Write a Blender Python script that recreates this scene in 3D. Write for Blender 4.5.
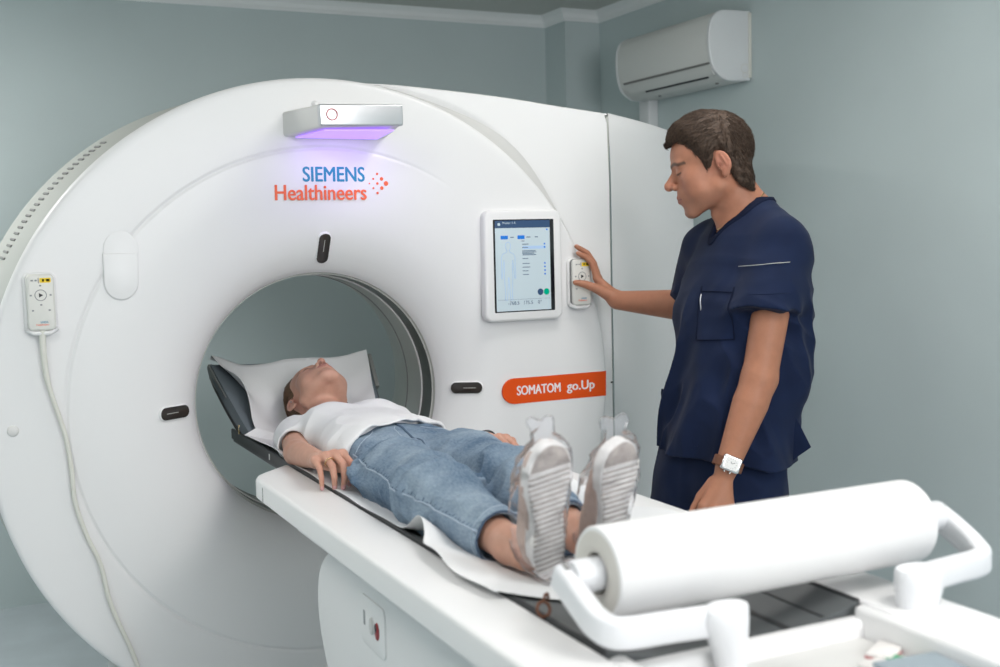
import bpy, bmesh, math, random
import numpy as np
from mathutils import Matrix, Vector
from mathutils.bvhtree import BVHTree

for _o in list(bpy.data.objects):
    bpy.data.objects.remove(_o)
S = bpy.context.scene
COL = S.collection
PI = math.pi

# ---------------------------------------------------------------- camera
def make_camera():
    yaw, pitch, roll = math.radians(25.8), math.radians(4.62), math.radians(1.4)
    fw = Vector((math.sin(yaw)*math.cos(pitch), math.cos(yaw)*math.cos(pitch), -math.sin(pitch)))
    rt = Vector((math.cos(yaw), -math.sin(yaw), 0))
    up = rt.cross(fw)
    r = math.cos(roll)*rt - math.sin(roll)*up
    u = math.cos(roll)*up + math.sin(roll)*rt
    cd = bpy.data.cameras.new('camera')
    co = bpy.data.objects.new('camera', cd)
    COL.objects.link(co)
    m = Matrix((r, u, -fw)).transposed().to_4x4()
    m.translation = Vector((-0.95815, -3.23026, 1.44103))
    co.matrix_world = m
    cd.sensor_width = 36.0
    cd.lens = 41.4
    cd.clip_start = 0.05
    cd.dof.use_dof = True
    cd.dof.focus_distance = 3.0
    cd.dof.aperture_fstop = 3.4
    S.camera = co
make_camera()

# ---------------------------------------------------------------- world, lights, exposure
S.view_settings.view_transform = 'Standard'
S.view_settings.look = 'None'
S.view_settings.gamma = 1.0
S.view_settings.use_curve_mapping = False
S.view_settings.exposure = -0.08
W = bpy.data.worlds.new('world')
S.world = W
W.use_nodes = True
W.node_tree.nodes['Background'].inputs[0].default_value = (0.80, 0.90, 1.0, 1)
W.node_tree.nodes['Background'].inputs[1].default_value = 1.0

def area_light(name, loc, rot, sx, sy, power, color, spread=180):
    ld = bpy.data.lights.new(name, 'AREA')
    ld.shape = 'RECTANGLE'
    ld.size, ld.size_y = sx, sy
    ld.energy = power
    ld.color = color
    ld.spread = math.radians(spread)
    o = bpy.data.objects.new(name, ld)
    o.location = loc
    o.rotation_euler = rot
    COL.objects.link(o)
    return o
CEIL = 2.512
PANELS = [(-1.35, -1.9), (0.55, -2.7), (-1.7, 0.75), (0.75, -0.9)]  # unseen panels, added to brighten table, gantry and back wall
PANEL_W = [11.5, 14.5, 24, 4.5]
for (px, py), pw in zip(PANELS, PANEL_W):
    area_light('added_panel_light', (px, py, CEIL-0.036), (0, 0, 0), 0.56, 0.56, pw, (1.0, 0.965, 0.94))
# broad front light read off the shadows; its unseen window is added
area_light('added_window_light', (0.10, -4.62, 1.95), (PI/2, 0, 0), 1.7, 0.85, 50, (1.0, 0.985, 0.99))

# ---------------------------------------------------------------- materials
def newmat(name, color=(0.8, 0.8, 0.8), rough=0.5, metal=0.0, spec=0.5, bump=None, var=None, sss=None,
           emit=None, attr=None, coat=0.0, sheen=0.0, alpha=None):
    m = bpy.data.materials.new(name)
    m.use_nodes = True
    nt = m.node_tree
    b = nt.nodes['Principled BSDF']
    b.inputs['Base Color'].default_value = (*color, 1)
    b.inputs['Roughness'].default_value = rough
    b.inputs['Metallic'].default_value = metal
    b.inputs['Specular IOR Level'].default_value = spec
    b.inputs['Coat Weight'].default_value = coat
    b.inputs['Sheen Weight'].default_value = sheen
    if alpha is not None:
        b.inputs['Alpha'].default_value = alpha
    tc = nt.nodes.new('ShaderNodeTexCoord')
    src = None
    if attr:
        a = nt.nodes.new('ShaderNodeAttribute')
        a.attribute_name = attr
        src = a.outputs['Color']
        nt.links.new(src, b.inputs['Base Color'])
    if var:           # (scale, amount[, detail])
        n = nt.nodes.new('ShaderNodeTexNoise')
        n.inputs['Scale'].default_value = var[0]
        n.inputs['Detail'].default_value = var[2] if len(var) > 2 else 4
        nt.links.new(tc.outputs['Object'], n.inputs['Vector'])
        mr = nt.nodes.new('ShaderNodeMapRange')
        mr.inputs['From Min'].default_value = 0.3
        mr.inputs['From Max'].default_value = 0.7
        mr.inputs['To Min'].default_value = 1-var[1]
        mr.inputs['To Max'].default_value = 1+var[1]
        nt.links.new(n.outputs['Fac'], mr.inputs['Value'])
        mx = nt.nodes.new('ShaderNodeMix')
        mx.data_type = 'RGBA'
        mx.blend_type = 'MULTIPLY'
        mx.inputs[0].default_value = 1
        if src: nt.links.new(src, mx.inputs[6])
        else: mx.inputs[6].default_value = (*color, 1)
        nt.links.new(mr.outputs[0], mx.inputs[7])
        nt.links.new(mx.outputs[2], b.inputs['Base Color'])
    if bump:          # (scale, strength, distance)
        n = nt.nodes.new('ShaderNodeTexNoise')
        n.inputs['Scale'].default_value = bump[0]
        n.inputs['Detail'].default_value = 5
        nt.links.new(tc.outputs['Object'], n.inputs['Vector'])
        bp = nt.nodes.new('ShaderNodeBump')
        bp.inputs['Strength'].default_value = bump[1]
        bp.inputs['Distance'].default_value = bump[2]
        nt.links.new(n.outputs['Fac'], bp.inputs['Height'])
        nt.links.new(bp.outputs['Normal'], b.inputs['Normal'])
    if sss:
        b.inputs['Subsurface Weight'].default_value = sss
        b.inputs['Subsurface Radius'].default_value = (1.0, 0.35, 0.2)
        b.inputs['Subsurface Scale'].default_value = 0.006
    if emit:
        b.inputs['Emission Color'].default_value = (*emit[0], 1)
        b.inputs['Emission Strength'].default_value = emit[1]
    return m

M = {}
M['wall'] = newmat('wall_paint', (0.545, 0.625, 0.63), 0.62, spec=0.25, var=(1.6, 0.035), bump=(90, 0.12, 0.002))
M['ceiling'] = newmat('ceiling_paint', (0.62, 0.63, 0.60), 0.7, spec=0.2, bump=(60, 0.1, 0.002))
M['cornice'] = newmat('cornice_plaster', (0.86, 0.88, 0.88), 0.6, spec=0.3, bump=(80, 0.1, 0.001))
M['floor'] = newmat('floor_vinyl', (0.43, 0.49, 0.52), 0.35, spec=0.4, var=(6, 0.06), bump=(120, 0.05, 0.001))
M['white'] = newmat('white_cover_plastic', (0.80, 0.80, 0.80), 0.34, spec=0.42, bump=(700, 0.02, 0.0005))
M['offwhite'] = newmat('off_white_plastic', (0.72, 0.715, 0.70), 0.36, spec=0.4, bump=(500, 0.02, 0.0005))
M['drum'] = newmat('drum_grey_plastic', (0.47, 0.48, 0.45), 0.42, spec=0.4, bump=(500, 0.03, 0.0005))
M['gap'] = newmat('seam_gap_grey', (0.23, 0.23, 0.225), 0.6)
M['band'] = newmat('seam_band_grey', (0.60, 0.60, 0.585), 0.5)
M['dark'] = newmat('dark_grey_plastic', (0.055, 0.058, 0.06), 0.4, bump=(300, 0.03, 0.0005))
M['scanring'] = newmat('scan_ring_dark', (0.055, 0.06, 0.05), 0.3)
M['tunnel'] = newmat('tunnel_grey_plastic', (0.42, 0.44, 0.41), 0.4, bump=(400, 0.02, 0.0005))
M['silver'] = newmat('brushed_silver', (0.62, 0.63, 0.65), 0.32, metal=0.85, bump=(250, 0.05, 0.0005))
M['steel'] = newmat('polished_steel', (0.7, 0.7, 0.7), 0.2, metal=1.0, bump=(200, 0.02, 0.0002))
M['gold'] = newmat('gold', (0.75, 0.55, 0.28), 0.25, metal=1.0, bump=(200, 0.02, 0.0002))
M['purple'] = newmat('purple_light', (0.5, 0.4, 0.8), 0.4, emit=((0.40, 0.20, 0.95), 0.95))
M['teal_ink'] = newmat('teal_ink', (0.0, 0.25, 0.42), 0.5)
M['orange_ink'] = newmat('orange_ink', (0.86, 0.13, 0.045), 0.5)
M['banner'] = newmat('orange_banner', (0.76, 0.085, 0.010), 0.6, spec=0.15, bump=(300, 0.02, 0.0003))
M['white_ink'] = newmat('white_ink', (0.85, 0.80, 0.80), 0.5)
M['black_ink'] = newmat('black_ink', (0.03, 0.03, 0.035), 0.5)
M['grey_ink'] = newmat('grey_ink', (0.28, 0.29, 0.30), 0.5)
M['yellow_ink'] = newmat('yellow_ink', (0.85, 0.60, 0.02), 0.5)
M['red'] = newmat('red_plastic', (0.30, 0.02, 0.025), 0.35, bump=(200, 0.03, 0.0004))
M['remote'] = newmat('remote_light_plastic', (0.70, 0.70, 0.66), 0.4, bump=(400, 0.02, 0.0004))
M['cable'] = newmat('cable_cream', (0.70, 0.70, 0.64), 0.45, bump=(300, 0.02, 0.0004))
M['paper'] = newmat('paper_sheet', (0.78, 0.79, 0.80), 0.85, spec=0.1, bump=(180, 0.25, 0.002))
M['paperroll'] = newmat('paper_roll_white', (0.78, 0.78, 0.78), 0.8, spec=0.12, bump=(200, 0.12, 0.001))
M['paperend'] = newmat('paper_roll_end', (0.62, 0.60, 0.56), 0.9, spec=0.1, bump=(400, 0.3, 0.001))
M['holder'] = newmat('holder_white_plastic', (0.74, 0.75, 0.77), 0.3, spec=0.45, bump=(300, 0.02, 0.0004))
M['cradle'] = newmat('cradle_dark_grey', (0.105, 0.115, 0.118), 0.5, bump=(300, 0.05, 0.0005))
M['cradle_edge'] = newmat('cradle_edge_black', (0.03, 0.032, 0.034), 0.5, bump=(300, 0.05, 0.0005))
M['pad'] = newmat('headrest_pad_blue_grey', (0.15, 0.18, 0.20), 0.55, bump=(250, 0.08, 0.0008))
M['padshell'] = newmat('headrest_shell_grey', (0.24, 0.25, 0.24), 0.5, bump=(250, 0.05, 0.0005))
M['skin'] = newmat('skin', (0.6, 0.35, 0.25), 0.5, spec=0.35, attr='col', sss=0.12, var=(55, 0.05), bump=(420, 0.12, 0.0006))
M['hair_dark'] = newmat('dark_brown_hair', (0.062, 0.040, 0.028), 0.62, spec=0.25, var=(160, 0.45), bump=(500, 0.3, 0.001))
M['hair_light'] = newmat('light_brown_hair', (0.12, 0.072, 0.043), 0.6, spec=0.25, var=(160, 0.35), bump=(500, 0.3, 0.001))
M['scrub'] = newmat('navy_scrub_cotton', (0.0078, 0.0155, 0.047), 0.8, spec=0.15, sheen=0.05, var=(14, 0.12), bump=(900, 0.15, 0.0006))
M['scrub_seam'] = newmat('navy_scrub_seam', (0.0055, 0.0095, 0.029), 0.8, spec=0.15, bump=(900, 0.15, 0.0006))
M['tshirt'] = newmat('white_tshirt_cotton', (0.76, 0.76, 0.77), 0.85, spec=0.1, bump=(700, 0.18, 0.0006))
M['denim_seam'] = newmat('pale_denim_stitching', (0.36, 0.43, 0.52), 0.85, spec=0.1, bump=(800, 0.2, 0.0008))
M['denim_dark'] = newmat('dark_denim_edge', (0.085, 0.125, 0.19), 0.85, spec=0.1, bump=(800, 0.2, 0.0008))
M['canvas'] = newmat('beige_canvas', (0.50, 0.37, 0.31), 0.8, spec=0.1, var=(60, 0.08), bump=(500, 0.2, 0.0008))
M['rubber'] = newmat('white_rubber_sole', (0.74, 0.72, 0.70), 0.6, spec=0.3, var=(45, 0.1), bump=(300, 0.1, 0.0006))
M['rubber_dirty'] = newmat('grubby_rubber', (0.42, 0.37, 0.34), 0.7, spec=0.2, var=(60, 0.25), bump=(300, 0.1, 0.0006))
M['leather'] = newmat('brown_leather', (0.16, 0.055, 0.022), 0.45, var=(80, 0.15), bump=(400, 0.15, 0.0006))
M['dial'] = newmat('watch_dial', (0.72, 0.72, 0.70), 0.3, bump=(200, 0.02, 0.0002))
M['ac'] = newmat('ac_white_plastic', (0.69, 0.70, 0.68), 0.4, spec=0.4, bump=(300, 0.02, 0.0004))
M['ac_side'] = newmat('ac_side_white_plastic', (0.70, 0.72, 0.73), 0.4, spec=0.4, bump=(300, 0.02, 0.0004))
M['led'] = newmat('added_panel_diffuser', (0.9, 0.9, 0.9), 0.5, emit=((1, 0.97, 0.93), 6.0))
M['scr_bg'] = newmat('screen_pale', (0.50, 0.58, 0.62), 0.2, emit=((0.50, 0.66, 0.73), 0.20))
M['scr_bar'] = newmat('screen_header', (0.03, 0.06, 0.12), 0.2, emit=((0.04, 0.08, 0.16), 0.5))
M['scr_blue'] = newmat('screen_blue', (0.02, 0.15, 0.50), 0.2, emit=((0.01, 0.13, 0.5), 0.5))
M['scr_pale'] = newmat('screen_pale_blue', (0.35, 0.48, 0.65), 0.2, emit=((0.35, 0.50, 0.72), 0.35))
M['scr_line'] = newmat('screen_grey_text', (0.12, 0.17, 0.24), 0.2, emit=((0.10, 0.16, 0.24), 0.3))
M['scr_green'] = newmat('screen_green', (0.0, 0.30, 0.18), 0.2, emit=((0.0, 0.35, 0.2), 0.4))
M['glass'] = newmat('tablet_black_glass', (0.012, 0.013, 0.016), 0.12, spec=0.5)
M['gloss_black'] = newmat('laser_window_black', (0.03, 0.025, 0.022), 0.12, spec=0.6)
M['box_blue'] = newmat('blue_grey_box', (0.27, 0.33, 0.37), 0.5, bump=(200, 0.05, 0.0006))
M['pack'] = newmat('pack_white', (0.7, 0.68, 0.66), 0.5, bump=(200, 0.05, 0.0006))
M['pack_red'] = newmat('pack_red', (0.52, 0.16, 0.17), 0.5, bump=(200, 0.05, 0.0006))
M['pack_green'] = newmat('pack_green', (0.04, 0.32, 0.15), 0.5, bump=(200, 0.05, 0.0006))
M['window_frame'] = newmat('window_frame_white', (0.75, 0.75, 0.75), 0.4, bump=(200, 0.02, 0.0004))

def denim_material():
    m = newmat('blue_denim', (0.16, 0.235, 0.33), 0.85, spec=0.12)
    nt = m.node_tree
    b = nt.nodes['Principled BSDF']
    tc = [n for n in nt.nodes if n.type == 'TEX_COORD'][0]
    n1 = nt.nodes.new('ShaderNodeTexNoise'); n1.inputs['Scale'].default_value = 9; n1.inputs['Detail'].default_value = 6
    n2 = nt.nodes.new('ShaderNodeTexNoise'); n2.inputs['Scale'].default_value = 260; n2.inputs['Detail'].default_value = 3
    mp = nt.nodes.new('ShaderNodeMapping'); mp.inputs['Scale'].default_value = (1, 0.35, 1)
    nt.links.new(tc.outputs['Object'], n1.inputs['Vector'])
    nt.links.new(tc.outputs['Object'], mp.inputs['Vector'])
    nt.links.new(mp.outputs[0], n2.inputs['Vector'])
    ma = nt.nodes.new('ShaderNodeMath'); ma.operation = 'MULTIPLY_ADD'
    ma.inputs[1].default_value = 0.45
    nt.links.new(n2.outputs['Fac'], ma.inputs[0]); nt.links.new(n1.outputs['Fac'], ma.inputs[2])
    cr = nt.nodes.new('ShaderNodeValToRGB')
    cr.color_ramp.elements[0].position = 0.50; cr.color_ramp.elements[0].color = (0.095, 0.150, 0.225, 1)
    cr.color_ramp.elements[1].position = 0.98; cr.color_ramp.elements[1].color = (0.30, 0.375, 0.45, 1)
    nt.links.new(ma.outputs[0], cr.inputs[0])
    nt.links.new(cr.outputs[0], b.inputs['Base Color'])
    bp = nt.nodes.new('ShaderNodeBump'); bp.inputs['Strength'].default_value = 0.35; bp.inputs['Distance'].default_value = 0.0012
    n3 = nt.nodes.new('ShaderNodeTexNoise'); n3.inputs['Scale'].default_value = 22; n3.inputs['Detail'].default_value = 2.5; n3.inputs['Distortion'].default_value = 0.8
    m3 = nt.nodes.new('ShaderNodeMapping'); m3.inputs['Scale'].default_value = (0.8, 1.7, 1.0); m3.inputs['Rotation'].default_value = (0, 0, 0.5)
    nt.links.new(tc.outputs['Object'], m3.inputs['Vector']); nt.links.new(m3.outputs[0], n3.inputs['Vector'])
    b3 = nt.nodes.new('ShaderNodeBump'); b3.inputs['Strength'].default_value = 0.6; b3.inputs['Distance'].default_value = 0.012
    nt.links.new(n3.outputs['Fac'], b3.inputs['Height']); nt.links.new(b3.outputs[0], bp.inputs['Normal'])
    nt.links.new(n2.outputs['Fac'], bp.inputs['Height']); nt.links.new(bp.outputs[0], b.inputs['Normal'])
    return m
M['denim'] = denim_material()

def film_material():
    m = bpy.data.materials.new('clear_plastic_film')
    m.use_nodes = True
    nt = m.node_tree
    for n in list(nt.nodes): nt.nodes.remove(n)
    out = nt.nodes.new('ShaderNodeOutputMaterial')
    tr = nt.nodes.new('ShaderNodeBsdfTransparent'); tr.inputs[0].default_value = (0.99, 0.99, 1.0, 1)
    gl = nt.nodes.new('ShaderNodeBsdfGlossy'); gl.inputs['Roughness'].default_value = 0.18
    df = nt.nodes.new('ShaderNodeBsdfDiffuse'); df.inputs[0].default_value = (0.9, 0.9, 0.95, 1)
    fr = nt.nodes.new('ShaderNodeFresnel'); fr.inputs[0].default_value = 1.18
    no = nt.nodes.new('ShaderNodeTexNoise'); no.inputs['Scale'].default_value = 70; no.inputs['Detail'].default_value = 4
    tc = nt.nodes.new('ShaderNodeTexCoord'); nt.links.new(tc.outputs['Object'], no.inputs['Vector'])
    bp = nt.nodes.new('ShaderNodeBump'); bp.inputs['Strength'].default_value = 0.8; bp.inputs['Distance'].default_value = 0.004
    nt.links.new(no.outputs['Fac'], bp.inputs['Height'])
    for q in (gl, df, fr): nt.links.new(bp.outputs[0], q.inputs['Normal'])
    a = nt.nodes.new('ShaderNodeMixShader'); c = nt.nodes.new('ShaderNodeMixShader')
    a.inputs[0].default_value = 0.09
    nt.links.new(tr.outputs[0], a.inputs[1]); nt.links.new(df.outputs[0], a.inputs[2])
    nt.links.new(fr.outputs[0], c.inputs[0]); nt.links.new(a.outputs[0], c.inputs[1]); nt.links.new(gl.outputs[0], c.inputs[2])
    nt.links.new(c.outputs[0], out.inputs[0])
    return m
M['film'] = film_material()

# ---------------------------------------------------------------- object helpers
def thing(name, label, cat, loc=(0, 0, 0), group=None):
    o = bpy.data.objects.new(name, None)
    o.empty_display_size = 0.05
    o.location = loc
    COL.objects.link(o)
    o['label'] = label
    o['category'] = cat
    if group: o['group'] = group
    return o

def world_of(o):
    m = Matrix.Translation(o.location) if o.type == 'EMPTY' else Matrix.Identity(4)
    return m

def mesh_obj(name, V, F, mat, parent=None, smooth=True, label=None, cat=None, kind=None, group=None, cols=None, auto=None):
    me = bpy.data.meshes.new(name)
    me.from_pydata([tuple(map(float, v)) for v in V], [], [tuple(int(i) for i in f) for f in F])
    me.validate()
    mats = mat if isinstance(mat, (list, tuple)) else [mat]
    for q in mats: me.materials.append(M[q] if isinstance(q, str) else q)
    if smooth:
        me.polygons.foreach_set('use_smooth', [True]*len(me.polygons))
    if cols is not None:
        at = me.attributes.new('col', 'FLOAT_COLOR', 'POINT')
        at.data.foreach_set('color', np.hstack([cols, np.ones((len(cols), 1))]).astype(np.float32).ravel())
    me.update()
    if smooth and auto is not None:
        me.set_sharp_from_angle(angle=math.radians(auto))
    o = bpy.data.objects.new(name, me)
    COL.objects.link(o)
    if parent is not None:
        o.parent = parent
        p = parent
        m = Matrix.Identity(4)
        while p is not None:
            if p.type == 'EMPTY': m = Matrix.Translation(p.location)
            p = p.parent
        o.matrix_parent_inverse = m.inverted() if parent.type == 'EMPTY' else Matrix.Identity(4)
    if label: o['label'] = label
    if cat: o['category'] = cat
    if kind: o['kind'] = kind
    if group: o['group'] = group
    return o

def bm_obj(name, bm, mat, parent=None, smooth=True, auto=35, **kw):
    bmesh.ops.recalc_face_normals(bm, faces=bm.faces)
    bm.verts.index_update()
    V = [v.co[:] for v in bm.verts]
    F = [[v.index for v in f.verts] for f in bm.faces]
    bm.free()
    return mesh_obj(name, V, F, mat, parent, smooth, auto=auto, **kw)

def add_box(bm, lo, hi, bev=0.0, seg=3, mat=None):
    r = bmesh.ops.create_cube(bm, size=1)
    vs = r['verts']
    lo, hi = Vector(lo), Vector(hi)
    for v in vs:
        v.co = Vector(((lo[i]+hi[i])/2 + v.co[i]*(hi[i]-lo[i]) for i in range(3)))
    if bev > 0:
        es = list({e for v in vs for e in v.link_edges})
        r = bmesh.ops.bevel(bm, geom=es, offset=bev, segments=seg, affect='EDGES', profile=0.5)
        vs = list({v for f in r['faces'] for v in f.verts} | {v for v in vs if v.is_valid})
    if mat is not None:
        for v in vs: v.co = mat @ v.co
    return vs

def box_obj(name, lo, hi, mat, parent=None, bev=0.003, seg=3, xf=None, **kw):
    bm = bmesh.new()
    add_box(bm, lo, hi, bev, seg)
    if xf is not None: bmesh.ops.transform(bm, matrix=xf, verts=bm.verts)
    return bm_obj(name, bm, mat, parent, **kw)

def rounded_rect(w, h, r, n=8, cx=0, cy=0):
    pts = []
    for (sx, sy, a0) in ((1, 1, 0), (-1, 1, 90), (-1, -1, 180), (1, -1, 270)):
        for i in range(n+1):
            a = math.radians(a0+90*i/n)
            pts.append((cx+sx*(w/2-r)+r*math.cos(a), cy+sy*(h/2-r)+r*math.sin(a)))
    return pts

def add_prism(bm, pts, z0, z1, bev=0.0, xf=None, seg=3):
    """closed outline in (u,v), from z0 to z1 along n, front (z1) edge rounded"""
    P = [Vector((p[0], p[1])) for p in pts]
    n = len(P)
    A = sum(P[i].x*P[(i+1) % n].y-P[(i+1) % n].x*P[i].y for i in range(n))
    if A < 0: P.reverse()
    nor = []
    for i in range(n):
        a, b, c = P[i-1], P[i], P[(i+1) % n]
        t = (c-a)
        t = t.normalized() if t.length > 1e-9 else Vector((1, 0))
        nor.append(Vector((t.y, -t.x)))
    rings = [[(p.x, p.y, z0) for p in P]]
    if bev > 0:
        for k in range(seg+1):
            a = (PI/2)*k/seg
            ins = bev*(1-math.cos(a))
            z = z1-bev+bev*math.sin(a)
            rings.append([(p.x-q.x*ins, p.y-q.y*ins, z) for p, q in zip(P, nor)])
    else:
        rings.append([(p.x, p.y, z1) for p in P])
    xf = xf or Matrix.Identity(4)
    vv = [[bm.verts.new(xf @ Vector(c)) for c in ring] for ring in rings]
    for r0, r1 in zip(vv, vv[1:]):
        for i in range(n):
            bm.faces.new((r0[i], r0[(i+1) % n], r1[(i+1) % n], r1[i]))
    bm.faces.new(list(reversed(vv[0])))
    bm.faces.new(vv[-1])

def prism_obj(name, pts, z0, z1, mat, parent=None, bev=0.0, xf=None, auto=35, **kw):
    bm = bmesh.new()
    add_prism(bm, pts, z0, z1, bev, xf)
    return bm_obj(name, bm, mat, parent, auto=auto, **kw)

def frame(o, u, v):
    """matrix with local u, v axes and normal n = u x v at origin o"""
    u = Vector(u).normalized(); v = Vector(v); v = (v-u*v.dot(u)).normalized(); n = u.cross(v)
    m = Matrix((u, v, n)).transposed().to_4x4()
    m.translation = Vector(o)
    return m

def catmull(P, n=8):
    P = [np.asarray(p, float) for p in P]
    P = [2*P[0]-P[1]]+P+[2*P[-1]-P[-2]]
    out = []
    for i in range(1, len(P)-2):
        for k in range(n):
            t = k/n
            out.append(0.5*((2*P[i])+(-P[i-1]+P[i+1])*t+(2*P[i-1]-5*P[i]+4*P[i+1]-P[i+2])*t*t+(-P[i-1]+3*P[i]-3*P[i+1]+P[i+2])*t**3))
    out.append(P[-2])
    return out

def tube(P, R, n=10, flat=None):
    """swept tube; P list of points, R radius or list; returns V,F (capped)"""
    P = [np.asarray(p, float) for p in P]
    m = len(P)
    R = [R]*m if np.isscalar(R) else R
    V, F = [], []
    T = [(P[min(i+1, m-1)]-P[max(i-1, 0)]) for i in range(m)]
    T = [t/(np.linalg.norm(t)+1e-12) for t in T]
    ref = np.array([0, 0, 1.0]) if abs(T[0][2]) < 0.9 else np.array([1.0, 0, 0])
    a = np.cross(T[0], ref); a /= np.linalg.norm(a)
    for i in range(m):
        a = a-T[i]*a.dot(T[i]); a /= np.linalg.norm(a)
        b = np.cross(T[i], a)
        for k in range(n):
            w = 2*PI*k/n
            V.append(P[i]+R[i]*(math.cos(w)*a+math.sin(w)*b))
    for i in range(m-1):
        for k in range(n):
            F.append((i*n+k, i*n+(k+1) % n, (i+1)*n+(k+1) % n, (i+1)*n+k))
    F.append(tuple(range(n-1, -1, -1)))
    F.append(tuple((m-1)*n+k for k in range(n)))
    return V, F

def tube_obj(name, P, R, mat, parent=None, n=10, smooth_n=0, **kw):
    if smooth_n:
        Q = catmull(P, smooth_n)
        if not np.isscalar(R):
            R = np.interp(np.linspace(0, len(P)-1, len(Q)), range(len(P)), R)
        P = Q
    V, F = tube(P, R, n)
    return mesh_obj(name, V, F, mat, parent, auto=50, **kw)

def merge(parts):
    V, F = [], []
    for v, f in parts:
        b = len(V)
        V += list(v); F += [tuple(i+b for i in q) for q in f]
    return V, F

def revolve(profile, c, axis, n=96, a0=0.0, a1=2*PI):
    """profile [(r, s)] around axis 'y' (s is y) or 'z' (s is z) or 'x'"""
    V, F = [], []
    full = abs(a1-a0-2*PI) < 1e-6
    m = n if full else n+1
    for r, s in profile:
        for k in range(m):
            w = a0+(a1-a0)*k/n
            if axis == 'y': V.append((c[0]+r*math.cos(w), c[1]+s, c[2]+r*math.sin(w)))
            elif axis == 'z': V.append((c[0]+r*math.cos(w), c[1]+r*math.sin(w), c[2]+s))
            else: V.append((c[0]+s, c[1]+r*math.cos(w), c[2]+r*math.sin(w)))
    for i in range(len(profile)-1):
        for k in range(n):
            k2 = (k+1) % m
            F.append((i*m+k, i*m+k2, (i+1)*m+k2, (i+1)*m+k))
    return V, F

def fix_normals(o):
    bm = bmesh.new(); bm.from_mesh(o.data)
    bmesh.ops.recalc_face_normals(bm, faces=bm.faces)
    bm.to_mesh(o.data); bm.free()
    return o

def grid_obj(name, fn, nu, nv, mat, parent=None, thick=0.0, **kw):
    V = [fn(i/nu, j/nv) for j in range(nv+1) for i in range(nu+1)]
    F = [(j*(nu+1)+i, j*(nu+1)+i+1, (j+1)*(nu+1)+i+1, (j+1)*(nu+1)+i) for j in range(nv) for i in range(nu)]
    if thick:
        V, F = thicken(V, F, thick)
    return mesh_obj(name, V, F, mat, parent, auto=60, **kw)

def thicken(V, F, t):
    V = np.asarray(V, float)
    N = np.zeros_like(V)
    for f in F:
        n = np.cross(V[f[2]]-V[f[0]], V[f[-1]]-V[f[1]])
        for i in f: N[i] += n
    N /= (np.linalg.norm(N, axis=1, keepdims=True)+1e-12)
    k = len(V)
    V2 = np.vstack([V, V-N*t])
    cnt = {}
    for f in F:
        for a, b in zip(f, f[1:]+f[:1]):
            cnt[(a, b)] = cnt.get((a, b), 0)+1
    F2 = [tuple(f) for f in F]+[tuple(i+k for i in reversed(f)) for f in F]
    for (a, b) in cnt:
        if (b, a) not in cnt:
            F2.append((b, a, a+k, b+k))
    return V2, F2

def text_obj(name, s, size, xf, mat, parent=None, depth=0.0006, bold=0.0, align='LEFT', width=None, **kw):
    cu = bpy.data.curves.new('lettering', 'FONT')
    cu.body = s
    cu.size = size
    cu.extrude = depth
    cu.resolution_u = 4
    cu.align_x = align
    ob = bpy.data.objects.new('lettering', cu)
    COL.objects.link(ob)
    dg = bpy.context.evaluated_depsgraph_get()
    me = bpy.data.meshes.new_from_object(ob.evaluated_get(dg))
    bpy.data.objects.remove(ob)
    V = np.array([v.co[:] for v in me.vertices])
    F = [tuple(p.vertices) for p in me.polygons]
    bpy.data.meshes.remove(me)
    if width:
        w = V[:, 0].max()-V[:, 0].min()
        x0 = V[:, 0].min() if align == 'LEFT' else 0
        V[:, 0] = (V[:, 0]-x0)*width/w
    if bold:      # heavier strokes: the letters laid over themselves, slightly shifted
        n = len(V); V0, F0 = V, F
        for k, (dx, dy) in enumerate(((bold, 0), (-bold, 0), (0, bold*.6), (0, -bold*.6))):
            V = np.vstack([V, V0+np.array([dx, dy, -.00012*(k+1)])])
            F = F+[tuple(i+n*(k+1) for i in f) for f in F0]
    V = [xf @ Vector(v) for v in V]
    return mesh_obj(name, V, F, mat, parent, smooth=False, **kw)

# ---------------------------------------------------------------- implicit surfaces
def vec(*a): return np.array(a, float)
def d_sph(p, c, r): return np.linalg.norm(p-np.asarray(c, float), axis=1)-r
def d_ell(p, c, r):
    r = np.asarray(r, float)
    q = p-np.asarray(c, float)
    k0 = np.linalg.norm(q/r, axis=1)
    k1 = np.linalg.norm(q/(r*r), axis=1)
    return k0*(k0-1)/(k1+1e-9)
def d_cap(p, a, b, r1, r2=None):
    a = np.asarray(a, float); b = np.asarray(b, float)
    r2 = r1 if r2 is None else r2
    ab = b-a
    t = np.clip(((p-a)@ab)/(ab@ab+1e-12), 0, 1)
    return np.linalg.norm(p-a-t[:, None]*ab, axis=1)-(r1+(r2-r1)*t)
def d_chain(p, pts, rs):
    d = None
    for i in range(len(pts)-1):
        e = d_cap(p, pts[i], pts[i+1], rs[i], rs[i+1])
        d = e if d is None else np.minimum(d, e)
    return d
def su(a, b, k):
    h = np.clip(0.5+0.5*(b-a)/k, 0, 1)
    return b+(a-b)*h-k*h*(1-h)
def ss(a, b, k):      # a minus b
    h = np.clip(0.5-0.5*(a+b)/k, 0, 1)
    return a+(-b-a)*h+k*h*(1-h)
def d_box(p, c, h, r=0.0, Rm=None):
    q = p-np.asarray(c, float)
    if Rm is not None: q = q@Rm
    q = np.abs(q)-np.asarray(h, float)+r
    return np.linalg.norm(np.maximum(q, 0), axis=1)+np.minimum(q.max(axis=1), 0)-r
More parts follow.
